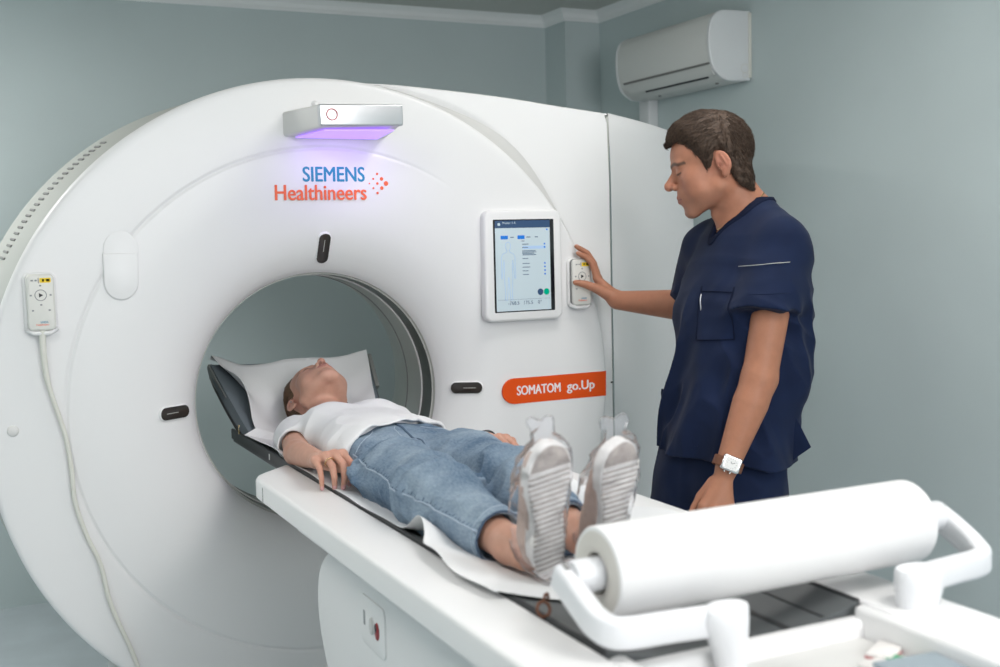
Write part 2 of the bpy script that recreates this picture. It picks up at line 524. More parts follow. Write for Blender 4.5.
def d_loft(p, ax, rows, e=2.0):
    """rows: (s, c1, c2, r1, r2) along axis ax; c, r for the two other axes in order"""
    rows = np.asarray(sorted(rows), float)
    o = [i for i in range(3) if i != ax]
    s = p[:, ax]
    c1 = np.interp(s, rows[:, 0], rows[:, 1]); c2 = np.interp(s, rows[:, 0], rows[:, 2])
    r1 = np.interp(s, rows[:, 0], rows[:, 3]); r2 = np.interp(s, rows[:, 0], rows[:, 4])
    u = np.abs(p[:, o[0]]-c1)/r1; v = np.abs(p[:, o[1]]-c2)/r2
    if e == 2.0: k = np.sqrt(u*u+v*v)
    else: k = (u**e+v**e)**(1/e)
    d = (k-1)*np.minimum(r1, r2)*0.9
    return np.maximum(d, np.maximum(rows[0, 0]-s, s-rows[-1, 0]))

_rs = np.random.RandomState(7)
_TAB = _rs.rand(64, 64, 64)
def vnoise(p, sc, off=0.0):
    q = p*np.asarray(sc)+off+100.0
    i = np.floor(q).astype(int)
    f = q-i
    f = f*f*(3-2*f)
    r = 0
    for dx in (0, 1):
        for dy in (0, 1):
            for dz in (0, 1):
                w = (f[:, 0] if dx else 1-f[:, 0])*(f[:, 1] if dy else 1-f[:, 1])*(f[:, 2] if dz else 1-f[:, 2])
                r = r+w*_TAB[(i[:, 0]+dx) % 64, (i[:, 1]+dy) % 64, (i[:, 2]+dz) % 64]
    return r*2-1

def surf(f, lo, hi, h):
    """sparse surface nets of the zero set of f"""
    lo = np.asarray(lo, float); hi = np.asarray(hi, float)
    B = 8
    nb = np.maximum(1, np.ceil((hi-lo)/(h*B)).astype(int))
    I = np.stack(np.meshgrid(*[np.arange(n) for n in nb], indexing='ij'), -1).reshape(-1, 3)
    c = lo+(I+0.5)*(h*B)
    I = I[np.abs(f(c)) < 1.25*0.5*B*h*1.7321+2*h]
    g = np.stack(np.meshgrid(*[np.arange(B+1)]*3, indexing='ij'), -1).reshape(-1, 3)
    N = nb*B+2
    key = lambda q: (q[..., 0].astype(np.int64)*N[1]+q[..., 1])*N[2]+q[..., 2]
    CK, CV, E = [], [], []
    CH = 400
    corners = [(a, b, d) for a in (0, 1) for b in (0, 1) for d in (0, 1)]
    edges = [(i, j) for i in range(8) for j in range(i+1, 8) if sum(abs(x-y) for x, y in zip(corners[i], corners[j])) == 1]
    ca = np.array(corners)
    for s in range(0, len(I), CH):
        J = I[s:s+CH]
        idx = J[:, None, :]*B+g[None]
        D = f((lo+idx.reshape(-1, 3)*h)).reshape(len(J), B+1, B+1, B+1)
        cn = np.stack([D[:, a:a+B, b:b+B, d:d+B] for a, b, d in corners], -1)
        ng = cn < 0
        act = ng.any(-1) & ~ng.all(-1)
        w = np.argwhere(act)
        if len(w):
            cv = cn[act]
            acc = np.zeros((len(w), 3)); n = np.zeros(len(w))
            for i, j in edges:
                di, dj = cv[:, i], cv[:, j]
                m = (di < 0) != (dj < 0)
                t = np.where(m, di/(di-dj+1e-20), 0)
                acc += np.where(m[:, None], ca[i]+t[:, None]*(ca[j]-ca[i]), 0)
                n += m
            cell = J[w[:, 0]]*B+w[:, 1:]
            CK.append(key(cell)); CV.append(lo+(cell+acc/n[:, None])*h)
        for ax in range(3):
            sl0 = [slice(None), slice(0, B), slice(0, B), slice(0, B)]
            sl1 = list(sl0); sl1[ax+1] = slice(1, B+1)
            a, b = D[tuple(sl0)] < 0, D[tuple(sl1)] < 0
            w = np.argwhere(a != b)
            if len(w):
                node = J[w[:, 0]]*B+w[:, 1:]
                E.append((ax, node, a[tuple(w.T)]))
    K = np.concatenate(CK); V = np.concatenate(CV)
    o = np.argsort(K); K = K[o]; V = V[o]
    Fs = []
    for ax, node, ins in E:
        u, v = [(1, 2), (2, 0), (0, 1)][ax]
        q = []
        ok = np.ones(len(node), bool)
        for (du, dv) in ((-1, -1), (0, -1), (0, 0), (-1, 0)):
            c = node.copy(); c[:, u] += du; c[:, v] += dv
            ok &= (c >= 0).all(1)
            kk = key(c)
            p = np.minimum(np.searchsorted(K, kk), len(K)-1)
            ok &= K[p] == kk
            q.append(p)
        q = np.stack(q, 1)
        q[~ins] = q[~ins][:, ::-1]
        Fs.append(q[ok])
    F = np.concatenate(Fs)
    return V, F

def relax(V, F, n=1, lam=0.5):
    V = V.copy()
    e = np.concatenate([F[:, [0, 1]], F[:, [1, 2]], F[:, [2, 3]], F[:, [3, 0]]])
    e = np.concatenate([e, e[:, ::-1]])
    cnt = np.bincount(e[:, 0], minlength=len(V))[:, None]+1e-9
    for _ in range(n):
        a = np.stack([np.bincount(e[:, 0], weights=V[e[:, 1], k], minlength=len(V)) for k in range(3)], 1)/cnt
        V += lam*(a-V)
    return V

def clean(V, F):
    """drop unused vertices"""
    u = np.unique(F)
    m = np.full(len(V), -1); m[u] = np.arange(len(u))
    return V[u], m[F]

def bvh_of(objs):
    V, F = [], []
    for o in objs:
        b = len(V)
        V += [v.co[:] for v in o.data.vertices]
        F += [tuple(i+b for i in p.vertices) for p in o.data.polygons]
    return BVHTree.FromPolygons(V, F)

def project(bvh, p, d, dist=2.0):
    r = bvh.ray_cast(Vector(p), Vector(d).normalized(), dist)
    return r[0], r[1]

def patch(name, bvh, o, u, v, d, outline, mat, parent, lift=0.0015, thick=0.003, n=14, **kw):
    """cloth patch: a quad outline (4 corners in u,v around o) laid on a surface along direction d"""
    o = Vector(o); u = Vector(u); v = Vector(v); d = Vector(d).normalized()
    V, F = [], []
    c = [Vector((a, b)) for a, b in outline]
    for j in range(n+1):
        for i in range(n+1):
            s, t = i/n, j/n
            q = c[0]*(1-s)*(1-t)+c[1]*s*(1-t)+c[2]*s*t+c[3]*(1-s)*t
            p = o+u*q.x+v*q.y
            hit, nn = project(bvh, p-d*0.3, d)
            if hit is None: hit = p; nn = -d
            V.append(np.array(hit)-np.array(d)*lift)
    for j in range(n):
        for i in range(n):
            a = j*(n+1)+i
            F.append((a, a+1, a+n+2, a+n+1))
    V = np.array(V)
    nn = np.cross(V[1]-V[0], V[n+1]-V[0])
    if nn@np.array(d) > 0: F = [f[::-1] for f in F]
    V, F = thicken(V, F, thick)
    return mesh_obj(name, V, F, mat, parent, auto=50, **kw)

def seam_line(bvh, P, d, r, lift=0.0, n=12):
    """thin cord laid on a surface: points P projected along d"""
    Q = []
    d = Vector(d).normalized()
    for p in catmull(P, n):
        hit, nn = project(bvh, Vector(p)-d*0.25, d)
        if hit is not None: Q.append(np.array(hit)+np.array(nn)*lift)
    return tube(Q, r, 6)

# ================================================================ the room
XR, XL, YB, YF = 1.93, -2.6, 1.77, -4.7
PX, PY = 1.742, 1.575            # corner pier: left face, front face
def slab(name, lo, hi, mat, **kw):
    return box_obj(name, lo, hi, mat, None, bev=0, kind='structure', smooth=False, **kw)
slab('floor', (XL-.1, YF-.1, -.1), (XR+.1, YB+.1, 0), 'floor')
slab('ceiling', (XL-.1, YF-.1, CEIL), (XR+.1, YB+.1, CEIL+.1), 'ceiling')
slab('wall_back', (XL-.1, YB, 0), (PX+.02, YB+.1, CEIL), 'wall')
slab('wall_pier', (PX, PY, 0), (XR, YB+.1, CEIL), 'wall')
slab('wall_right', (XR, YF-.1, 0), (XR+.1, YB+.1, CEIL), 'wall')
slab('wall_left', (XL-.1, YF-.1, 0), (XL, YB+.1, CEIL), 'wall')
# wall behind the photographer, with an opening for the added window
WX0, WX1, WZ0, WZ1 = -1.45, 0.95, 1.08, 2.40
bm = bmesh.new()
for lo, hi in (((XL-.1, YF-.1, 0), (WX0, YF, CEIL)), ((WX1, YF-.1, 0), (XR+.1, YF, CEIL)),
               ((WX0, YF-.1, 0), (WX1, YF, WZ0)), ((WX0, YF-.1, WZ1), (WX1, YF, CEIL))):
    add_box(bm, lo, hi)
bm_obj('wall_front', bm, 'wall', None, smooth=False, kind='structure')
win = thing('added_window', 'x', 'window', ((WX0+WX1)/2, YF, WZ0))
del win['label'], win['category']
win['kind'] = 'structure'
bm = bmesh.new()
for lo, hi in (((WX0, YF-.08, WZ0), (WX0+.06, YF+.01, WZ1)), ((WX1-.06, YF-.08, WZ0), (WX1, YF+.01, WZ1)),
               ((WX0, YF-.08, WZ0), (WX1, YF+.01, WZ0+.06)), ((WX0, YF-.08, WZ1-.06), (WX1, YF+.01, WZ1)),
               ((-.28, YF-.08, WZ0), (-.22, YF, WZ1))):
    add_box(bm, lo, hi, .006, 2)
bm_obj('window_frame', bm, 'window_frame', win)
box_obj('pane', (WX0+.05, YF-.05, WZ0+.05), (WX1-.05, YF-.04, WZ1-.05), 'film', win, bev=0)

# cornice: stepped cove along back wall, pier and right wall
def cornice(name, a, b, inward, ma=0, mb=0):
    # ma, mb: mitre at either end (+1 lengthens the inner edge, -1 shortens it)
    a, b, n = Vector(a), Vector(b), Vector(inward)
    t = (b-a).normalized()
    prof = [(0, 0), (0.006, 0), (0.010, .008), (0.016, .014), (0.022, .030), (0.034, .042), (0.042, .046), (0.046, .050), (0, .050)]
    V = [q+n*d+t*(sg*mi*d)+Vector((0, 0, CEIL-.050+z)) for q, sg, mi in ((a, -1, ma), (b, 1, mb)) for d, z in prof]
    k = len(prof)
    F = [(i, (i+1) % k, k+(i+1) % k, k+i) for i in range(k)]+[tuple(range(k)), tuple(range(2*k-1, k-1, -1))]
    return fix_normals(mesh_obj(name, V, F, 'cornice', smooth=False, kind='structure'))
cornice('trim_1', (XL, YB, 0), (PX, YB, 0), (0, -1, 0), 0, -1)
cornice('trim_2', (PX, YB, 0), (PX, PY, 0), (-1, 0, 0), -1, 1)
cornice('trim_3', (PX, PY, 0), (XR, PY, 0), (0, -1, 0), 1, -1)
cornice('trim_4', (XR, PY, 0), (XR, YF, 0), (-1, 0, 0), -1, 0)
for nm, lo, hi in (('baseboard_right', (XR-.014, YF, 0), (XR, PY, .09)),
                   ('baseboard_left', (XL, YF, 0), (XL+.014, YB, .09)), ('baseboard_front', (XL, YF, 0), (XR, YF+.014, .09))):
    box_obj(nm, lo, hi, 'cornice', None, bev=.004, kind='structure')

# ceiling light panels added outside the frame to brighten the room
for i, (px, py) in enumerate(PANELS):
    t = thing('added_ceiling_light', 'added unseen ceiling light panel, %s' % ('left of the table', 'right of the table near the added window', 'behind the scanner', 'above the standing person')[i],
              'ceiling light', (px, py, CEIL), 'added ceiling light panels')
    bm = bmesh.new()
    for sx, sy, w, h in ((-1, 0, .02, .62), (1, 0, .02, .62), (0, -1, .62, .02), (0, 1, .62, .02)):
        add_box(bm, (px+sx*.3-w/2, py+sy*.3-h/2, CEIL-.03), (px+sx*.3+w/2, py+sy*.3+h/2, CEIL), .003, 2)
    bm_obj('frame', bm, 'holder', t)
    box_obj('diffuser', (px-.295, py-.295, CEIL-.028), (px+.295, py+.295, CEIL-.004), 'led', t, bev=.002, seg=1)

# ================================================================ air conditioner on the right wall
ac = thing('air_conditioner', 'white wall-mounted split air conditioner high on the right wall', 'air conditioner', (XR, .79, 2.04))
prof = [(0, 2.04), (.095, 2.036), (.135, 2.047), (.168, 2.072), (.185, 2.105), (.195, 2.155), (.197, 2.205), (.190, 2.248), (.176, 2.278), (.148, 2.299), (.11, 2.306), (0, 2.307)]
def ac_section(name, y0, y1, mat, shrink=0.0, bev=0.006):
    P = [(d, z) for d, z in prof]
    cx = sum(p[0] for p in P)/len(P); cz = sum(p[1] for p in P)/len(P)
    P = catmull([(d, z, 0) for d, z in P], 4)
    P = [((p[0]-0)*(1-shrink), cz+(p[1]-cz)*(1-shrink)) for p in P]
    xf = Matrix(((-1, 0, 0, XR-.002), (0, 0, -1, y0), (0, 1, 0, 0), (0, 0, 0, 1)))
    return prism_obj(name, P, y0-y1, 0, mat, ac, bev=bev, xf=xf, auto=40)
AY0, AY1 = .435, 1.115
ac_section('casing', AY0+.012, AY1-.012, 'ac', .012)
o = ac_section('side_panel', AY0, AY0+.014, 'ac_side')
# round moulded ring on the side panel
V, F = merge([revolve([(.016, 0), (.0165, -.0015), (.019, -.0015), (.0195, 0)], (XR-.030, AY0-.0005, 2.085), 'y', 28),
              revolve([(.009, 0), (.0095, -.0015), (.012, -.0015), (.0125, 0)], (XR-.030, AY0-.0005, 2.060), 'y', 28)])
mesh_obj('moulded_ring', V, F, 'ac', o)
ac_section('side_panel', AY1-.014, AY1, 'ac_side')
# front panel seam, outlet flap and dark outlet slot follow the casing front
def strip(name, pts, y0, y1, t, mat, parent):
    V, F = [], []
    for d, z in pts:
        V += [(XR-d, y0, z), (XR-d, y1, z)]
    for i in range(len(pts)-1):
        F.append((2*i, 2*i+1, 2*i+3, 2*i+2))
    V, F = thicken(V, F, t)
    return fix_normals(mesh_obj(name, V, F, mat, parent, auto=40))
strip('panel_seam', [(.1835, 2.099), (.1868, 2.106)], AY0+.016, AY1-.05, .004, 'gap', ac)
fl = strip('outlet_flap', [(.184, 2.096), (.172, 2.070), (.160, 2.058)], AY0+.02, AY1-.06, .006, 'ac', ac)
strip('outlet_slot', [(.160, 2.060), (.152, 2.052)], AY0+.07, AY1-.17, .004, 'black_ink', ac)
for yy in (.52, .92):
    V, F = revolve([(0, -.003), (.006, -.003), (.007, .004)], (XR-.10, yy, 2.036), 'z', 14)
    mesh_obj('screw_cap', V, F, 'gap', ac)
box_obj('mounting_plate', (XR-.012, AY0-.006, 2.05), (XR, AY1-.1, 2.30), 'yellow_ink' if 0 else 'cable', ac, bev=.002)
pt = thing('pipe_trunking', 'white plastic pipe trunking running down the wall below the air conditioner', 'trunking', (XR, 1.12, .1))
box_obj('cover', (XR-.05, 1.082, .10), (XR, 1.162, 2.05), 'ac_side', pt, bev=.006)
box_obj('joint_collar', (XR-.054, 1.078, 1.35), (XR, 1.166, 1.43), 'ac_side', pt, bev=.006)

# ================================================================ CT scanner gantry
GX, GZ, GR, FY = 0.018, 1.0, 0.902, -0.12
gantry = thing('ct_scanner', 'large white ring-shaped CT scanner with round bore behind the table', 'medical scanner', (GX, .25, 0))
def face_y(r):
    R = [.362, .366, .375, .39, .41, .44, .48, .53, .60, .66]
    Y = [.002, -.006, -.020, -.038, -.058, -.078, -.096, -.110, -.119, -.12]
    return float(np.interp(r, R, Y))
# smooth funnel profile through the same points
FP = catmull([(.362, .004, 0), (.366, -.006, 0), (.376, -.024, 0), (.396, -.047, 0), (.43, -.073, 0), (.48, -.097, 0), (.54, -.112, 0), (.61, -.119, 0), (.66, -.12, 0)], 5)
prof = [(p[0], p[1]) for p in FP]
prof += [(.700, -.12), (.7055, -.1195), (.7085, -.1165), (.7115, -.1165), (.7145, -.1195), (.720, -.12), (.80, -.12), (.874, -.12)]
prof += [(GR-.016+.016*math.sin(a), -.104-.016*math.cos(a)) for a in np.linspace(.15, PI/2, 6)]
prof += [(GR, -.075), (GR-.012, -.068)]
V, F = revolve(prof, (GX, 0, GZ), 'y', 240)
# the round groove runs out on the right-hand side
def groove_fade(v):
    a = math.degrees(math.atan2(v[2]-GZ, v[0]-GX))
    return np.clip((84-abs(a))/26, 0, 1)
V = [(v[0], v[1]+(FY-v[1])*groove_fade(v), v[2]) if .70 < math.hypot(v[0]-GX, v[2]-GZ) < .72 else v for v in V]
fix_normals(mesh_obj('front_cover', V, F, 'white', gantry, auto=50))
# bore: bright rim lip, dark scan ring, tunnel and rear flare
V, F = revolve([(.362, .004), (.3635, .012), (.3605, .017), (.3565, .016)], (GX, 0, GZ), 'y', 180)
mesh_obj('bore_rim', V, F, 'drum', gantry, auto=60)
V, F = revolve([(.3565, .016), (.3555, .090)], (GX, 0, GZ), 'y', 180)
fix_normals(mesh_obj('scan_ring', V[::-1], [tuple(len(V)-1-i for i in f) for f in F], 'scanring', gantry))
V, F = revolve([(.3555, .089), (.352, .090), (.352, .096), (.3545, .098)], (GX, 0, GZ), 'y', 180)
mesh_obj('ring_lip', V, F, 'offwhite', gantry, auto=60)
V, F = revolve([(.3545, .098), (.355, .20), (.356, .245), (.362, .30), (.375, .37), (.40, .45), (.44, .53), (.50, .60), (.53, .62)], (GX, 0, GZ), 'y', 180)
mesh_obj('bore_tunnel', V, F, 'tunnel', gantry)
V, F = revolve([(.3562, .2115), (.353, .212), (.353, .2165), (.3562, .217)], (GX, 0, GZ), 'y', 180)
mesh_obj('tunnel_joint', V, F, 'gap', gantry)
# drum behind the front disc
V, F = revolve([(.86, -.07), (.872, -.066), (.88, -.055), (.90, .10), (.925, .40), (.936, .60), (.925, .625), (.53, .62)], (GX, 0, GZ), 'y', 180, PI*.47, PI*1.5)
dr = mesh_obj('drum_casing', V, F, 'drum', gantry, auto=40)
fix_normals(dr)
bm = bmesh.new()
for k in range(23):
    a = math.radians(125+k*1.25)
    rr = .9195
    c = Vector((GX+rr*math.cos(a), .335, GZ+rr*math.sin(a)))
    xf = frame(c, (-math.sin(a), 0, math.cos(a)), (0.09*math.cos(a), 1, 0.09*math.sin(a)))
    add_box(bm, (-.0035, -.040, -.004), (.0035, .040, .0030), .001, 1, xf)
bm_obj('vent_slots', bm, 'gap', gantry)

# right-hand body panel: fan from behind the disc out to the box outline
TOPX = [(-.1, 1.897), (.018, 1.8975), (.25, 1.8955), (.565, 1.874), (.76, 1.853), (.958, 1.832)]
SX = .958
def top_z(x): return float(np.interp(x, [p[0] for p in TOPX], [p[1] for p in TOPX]))
_tx = catmull([(x, z, 0) for x, z in TOPX], 6)
def top_zs(x): return float(np.interp(x, [p[0] for p in _tx], [p[1] for p in _tx]))
def crease(x): return 1.668-(x-.576)*.105
def body_y(x, z):
    y = -.092
    # shallow chamfer at the disc edge, widest at the upper right
    r = math.hypot(x-GX, z-GZ); a = math.degrees(math.atan2(z-GZ, x-GX))
    w = .042*math.exp(-((a-57)/17)**2)
    t = np.clip((GR+.003+w-r)/max(w, 1e-4), 0, 1) if r < GR+.003+w else 0
    y -= 0.030*math.exp(-((a-57)/17)**2)*(1-0) if 0 else 0
    y += -.0
    if r < GR+.003+w: y += .020*t*math.exp(-((a-57)/20)**2)
    c = crease(x)
    if z > c: y += .05*(z-c)
    return y
NA, NR = 150, 26
V, F = [], []
for i in range(NA+1):
    a = math.radians(-89.5+179*i/NA)
    ca, sa = math.cos(a), math.sin(a)
    lo, hi = .80, 1.6
    for _ in range(30):
        m = (lo+hi)/2
        x, z = GX+m*ca, GZ+m*sa
        if x > SX-.004 or z > top_zs(x)-.004 or z < .06: hi = m
        else: lo = m
    rout = max(lo, .872)
    for j in range(NR+1):
        r = .86+(rout-.86)*j/NR
        x, z = GX+r*ca, GZ+r*sa
        V.append((x, body_y(x, z), z))
for i in range(NA):
    for j in range(NR):
        a = i*(NR+1)+j
        F.append((a, a+NR+1, a+NR+2, a+1))
mesh_obj('body_panel', V, F, 'white', gantry, auto=40)
# grey chamfer band that shows along the disc edge at the upper right
V, F = [], []
for i in range(61):
    a = math.radians(22+56*i/60)
    d = math.degrees(a)
    w = .003+.036*math.exp(-((d-52)/13)**2)
    for j in range(5):
        r = GR-.006+(w+.006)*j/4
        x, z = GX+r*math.cos(a), GZ+r*math.sin(a)
        yy = -.1075+(body_y(x, z)-.0012+.1075)*(j/4)
        V.append((x, yy, z))
for i in range(60):
    for j in range(4):
        k = i*5+j
        F.append((k, k+5, k+6, k+1))
V, F = thicken(V, F, .004)
fix_normals(mesh_obj('edge_chamfer', V, F, 'band', gantry, auto=50))
# top, rounded front top edge and floor-side of the body
N = 60
V, F = [], []
for i in range(N+1):
    x = -.05+(SX+.05)*i/N
    z = top_zs(max(x, .018))
    yf = body_y(x, z-.006)
    for (dy, dz) in ((0, -.006), (.002, -.002), (.006, 0), (.20, .0), (.40, -.003), (.62, -.01)):
        V.append((x, yf+dy if dy < .1 else dy, z+dz))
for i in range(N):
    for j in range(5):
        k = i*6+j
        F.append((k, k+1, k+7, k+6))
fix_normals(mesh_obj('body_top', V, F, 'white', gantry, auto=40))
# angled side panel right of the vertical seam
S0, S1 = Vector((SX+.007, -.086)), Vector((1.545, .250))
V, F = [], []
nu, nv = 24, 40
for j in range(nv+1):
    for i in range(nu+1):
        s = i/nu
        zt = 1.831+(1.779-1.831)*s-.004*math.sin(s*PI)*-1
        z = .06+(zt-.06)*j/nv
        x, y = S0.x+(S1.x-S0.x)*s, S0.y+(S1.y-S0.y)*s
        y += -.018*math.sin(s*PI)
        if s > .9: y += .05*((s-.9)/.1)**2; x -= .006*((s-.9)/.1)**2
        c = 1.628-.16*(x-SX)/.43*.30
        if z > c: y += .05*(z-c)
        V.append((x, y, z))
F = [(j*(nu+1)+i, j*(nu+1)+i+1, (j+1)*(nu+1)+i+1, (j+1)*(nu+1)+i) for j in range(nv) for i in range(nu)]
b0 = len(V)
ring = [V[nv*(nu+1)+i] for i in range(nu+1)]
for (dy, dz) in ((.006, .004), (.30, .006), (.60, 0)):
    V += [(x, max(y, min(.62, y+dy)), z+dz) for x, y, z in ring]
prev = nv*(nu+1)
for k in range(3):
    cur = b0+k*(nu+1)
    F += [(prev+i, prev+i+1, cur+i+1, cur+i) for i in range(nu)]
    prev = cur
# outer side return
b1 = len(V)
for j in range(nv+1):
    x, y, z = V[j*(nu+1)+nu]
    V.append((x-.01, y+.06, z)); V.append((x-.01, .655, z))
for j in range(nv):
    a = j*(nu+1)+nu
    F += [(a, b1+2*j, b1+2*j+2, a+nu+1), (b1+2*j, b1+2*j+1, b1+2*j+3, b1+2*j+2)]
fix_normals(mesh_obj('side_panel', V, F, 'white', gantry, auto=50))
box_obj('panel_seam', (SX-.002, -.076, .06), (SX+.008, .20, 1.824), 'drum', gantry, bev=.001)
box_obj('seam_clip', (SX-.010, -.094, .978), (SX-.002, -.084, .983), 'black_ink', gantry, bev=.0008)
bm = bmesh.new()
V, F = revolve([(.53, .62), (.90, .625)], (GX, 0, GZ), 'y', 120)
fix_normals(mesh_obj('rear_cover', V, F, 'drum', gantry))
box_obj('floor_stand', (-.55, -.04, 0), (1.30, .58, .14), 'offwhite', gantry, bev=.02)

FXF = lambda x, z, y=FY: Matrix(((1, 0, 0, x), (0, 0, -1, y), (0, 1, 0, z), (0, 0, 0, 1)))
# lettering and dot mark above the bore
text_obj('lettering', 'SIEMENS', .058, FXF(-.046, 1.617), 'teal_ink', gantry, bold=.0012, width=.178, label='blue capital lettering above the bore')
text_obj('lettering', 'Healthineers', .060, FXF(-.126, 1.566), 'orange_ink', gantry, bold=.0010, width=.262, label='orange lettering under the blue word')
bm = bmesh.new()
for dx, dz, r in ((.0, 0, .0022), (.012, .013, .003), (.012, -.013, .003), (.024, 0, .0038), (.024, .027, .0036), (.024, -.027, .0036), (.037, .013, .0052), (.037, -.013, .0052), (.050, 0, .0068)):
    P = [(dx+r*math.cos(w), dz+r*math.sin(w)) for w in np.linspace(0, 2*PI, 20)[:-1]]
    add_prism(bm, P, -.001, .0006, 0, FXF(.146, 1.611))
bm_obj('dot_mark', bm, 'orange_ink', gantry, smooth=False)
# orange name banner
nb = 14
pts = [(.926, .944), (.926, 1.022)]+[(.594+.041*math.cos(a)-.004, .983+.039*math.sin(a)) for a in np.linspace(PI/2, 3*PI/2, nb)]
bp = [(x-GX-0, z) for x, z in pts]
# keep the right end on the disc edge curve
P = [(min(x, GX+math.sqrt((GR-.006)**2-(z-GZ)**2)), z) for x, z in pts]
ban = prism_obj('name_banner', P, -.006, .0012, 'banner', gantry, xf=FXF(0, 0), auto=30)
text_obj('lettering', 'SOMATOM', .040, FXF(.598, .970, FY-.0014), 'white_ink', ban, bold=.0010, width=.150)
text_obj('lettering', 'go.Up', .040, FXF(.772, .971, FY-.0014), 'white_ink', ban, bold=.0010, width=.098)
# laser windows on the funnel
def on_funnel(ang, r):
    k = np.interp(r, [p[0] for p in prof[:46]], [p[1] for p in prof[:46]])
    return Vector((GX+r*math.cos(ang), k, GZ+r*math.sin(ang)))
for ang in (PI/2, PI+.0, 0):
    a, b = on_funnel(ang, .428), on_funnel(ang, .438)
    u = (b-a).normalized(); tng = Vector((-math.sin(ang), 0, math.cos(ang)))
    n = u.cross(tng)
    if n.y > 0: tng = -tng
    xf = frame((a+b)/2, u, tng) @ Matrix.Translation((0, 0, .002))
    L = .096
    bez = prism_obj('laser_window', rounded_rect(L+.004, .039, .019, 8), -.02, .0032, 'white', gantry, bev=.003, xf=xf)
    prism_obj('dark_glass', rounded_rect(L, .034, .0165, 8), 0, .0040, 'gloss_black', bez, bev=.001, xf=xf)
    bm = bmesh.new(); add_box(bm, (-L*.1, -.0008, .0038), (L*.30, .0008, .0044), 0, 1, xf); bm_obj('slit', bm, 'drum', bez)
# round button low on the left
V, F = revolve([(0, -.006), (.010, -.0055), (.0135, -.003), (.0145, 0)], (-.819, FY, .994), 'y', 28)
fix_normals(mesh_obj('round_cap', V, F, 'offwhite', gantry))
# oval hatch on the upper left of the disc
pts = [(-.537+.0445*math.cos(a), 1.442+.047*math.sin(a)) for a in np.linspace(0, PI, 16)]+[(-.5815, 1.415), (-.4925, 1.415)][:0]
pts += [(-.541+.044*math.cos(a), 1.357+.047*math.sin(a)) for a in np.linspace(PI, 2*PI, 16)]
hat = prism_obj('oval_hatch', pts, -.001, .0022, 'white', gantry, bev=.0015, xf=FXF(0, 0))
pts2 = [(-.541+.0425*math.cos(a), 1.357+.045*math.sin(a)) for a in np.linspace(PI, 2*PI, 16)]+[(-.4975, 1.432), (-.5835, 1.432)]
prism_obj('hatch_cover', pts2, 0, .0075, 'white', hat, bev=.003, xf=FXF(0, 0))
# mood light bar at the top of the disc
def lamp_shell(name, back, front, mat, parent, **kw):
    V = [Vector((x, -.10, z)) for x, z in back]+[Vector((x, y, z)) for x, y, z in front]
    bm = bmesh.new()
    vs = [bm.verts.new(v) for v in V]
    F = [(0, 1, 2, 3), (4, 7, 6, 5), (0, 4, 5, 1), (1, 5, 6, 2), (2, 6, 7, 3), (3, 7, 4, 0)]
    for f in F: bm.faces.new([vs[i] for i in f])
    bmesh.ops.bevel(bm, geom=list(bm.edges), offset=.008, segments=4, affect='EDGES', profile=.5)
    return bm_obj(name, bm, mat, parent, **kw)
lb = lamp_shell('light_bar', [(-.100, 1.738), (.205, 1.738), (.205, 1.806), (-.100, 1.806)],
                [(-.058, -.335, 1.744), (.166, -.335, 1.752), (.166, -.335, 1.806), (-.058, -.335, 1.803)], 'offwhite', gantry)
xf = frame((.054, -.335, 1.777), (1, 0, .022), (0, 0, 1))
fb = prism_obj('silver_front', rounded_rect(.230, .056, .006, 5), -.012, .006, 'silver', lb, bev=.004, xf=xf)
V, F = revolve([(.0125, -.0005), (.0127, -.0025), (.0155, -.0025), (.0158, -.0005)], (-.028, -.341, 1.776), 'y', 32)
mesh_obj('red_ring', V, F, 'pack_red', fb)
text_obj('small_lettering', 'MEDICAL', .012, Matrix(((.30, 0, -.95, -.093), (-.95, 0, -.30, -.152), (0, 1, 0, 1.766), (0, 0, 0, 1))), 'grey_ink', lb) if 0 else None
V = [(-.070, -.145, 1.7365), (.165, -.145, 1.7365), (.150, -.318, 1.7440), (-.042, -.318, 1.7400)]
bm = bmesh.new()
pv = [bm.verts.new(v) for v in V]; bm.faces.new(pv)
r = bmesh.ops.extrude_face_region(bm, geom=list(bm.faces)); bmesh.ops.translate(bm, vec=(0, 0, -.004), verts=[v for v in r['geom'] if isinstance(v, bmesh.types.BMVert)])
bm_obj('light_diffuser', bm, 'purple', lb)
pl_ = area_light('light_bar_glow', (.052, -.235, 1.730), (math.radians(28), 0, 0), .19, .13, .30, (.50, .30, 1.0))
V, F = revolve([(0, -.012), (.008, -.010), (.010, -.004), (.010, .002)], (-.005, -.115, 1.829), 'y', 20)
fix_normals(mesh_obj('knob', V, F, 'white', lb))

# ---- touchscreen tablet docked on the disc
tab = thing('touchscreen_tablet', 'white framed touchscreen tablet on the scanner front showing a body outline', 'tablet', (.629, FY, 1.20))
tw, th = .262, .333
TXF = FXF(.619, 1.3645, FY-.018)
prism_obj('tablet_frame', rounded_rect(tw, th, .025, 8), -.02, .010, 'white', tab, bev=.009, xf=TXF)
gl = prism_obj('screen_glass', rounded_rect(.204, .277, .003, 3), .004, .0106, 'glass', tab, bev=.0005, xf=TXF)
def scr(name, u, v, w, h, mat, r=.0012, z=.0108, dz=.0006, parent=None):
    return prism_obj(name, rounded_rect(w, h, min(r, w/2.01, h/2.01), 4, u, v), z-.0004, z+dz-.0004, mat, parent or gl, xf=TXF, smooth=False)
disp = scr('display', -.004, -.004, .184, .262, 'scr_bg')
scr('header_bar', -.004, .124, .184, .022, 'scr_bar', z=.0112)
text_obj('screen_text', 'Muster, I. R.', .0095, TXF @ Matrix.Translation((-.072, .125, .0118)), 'scr_bg', gl, depth=.0001)
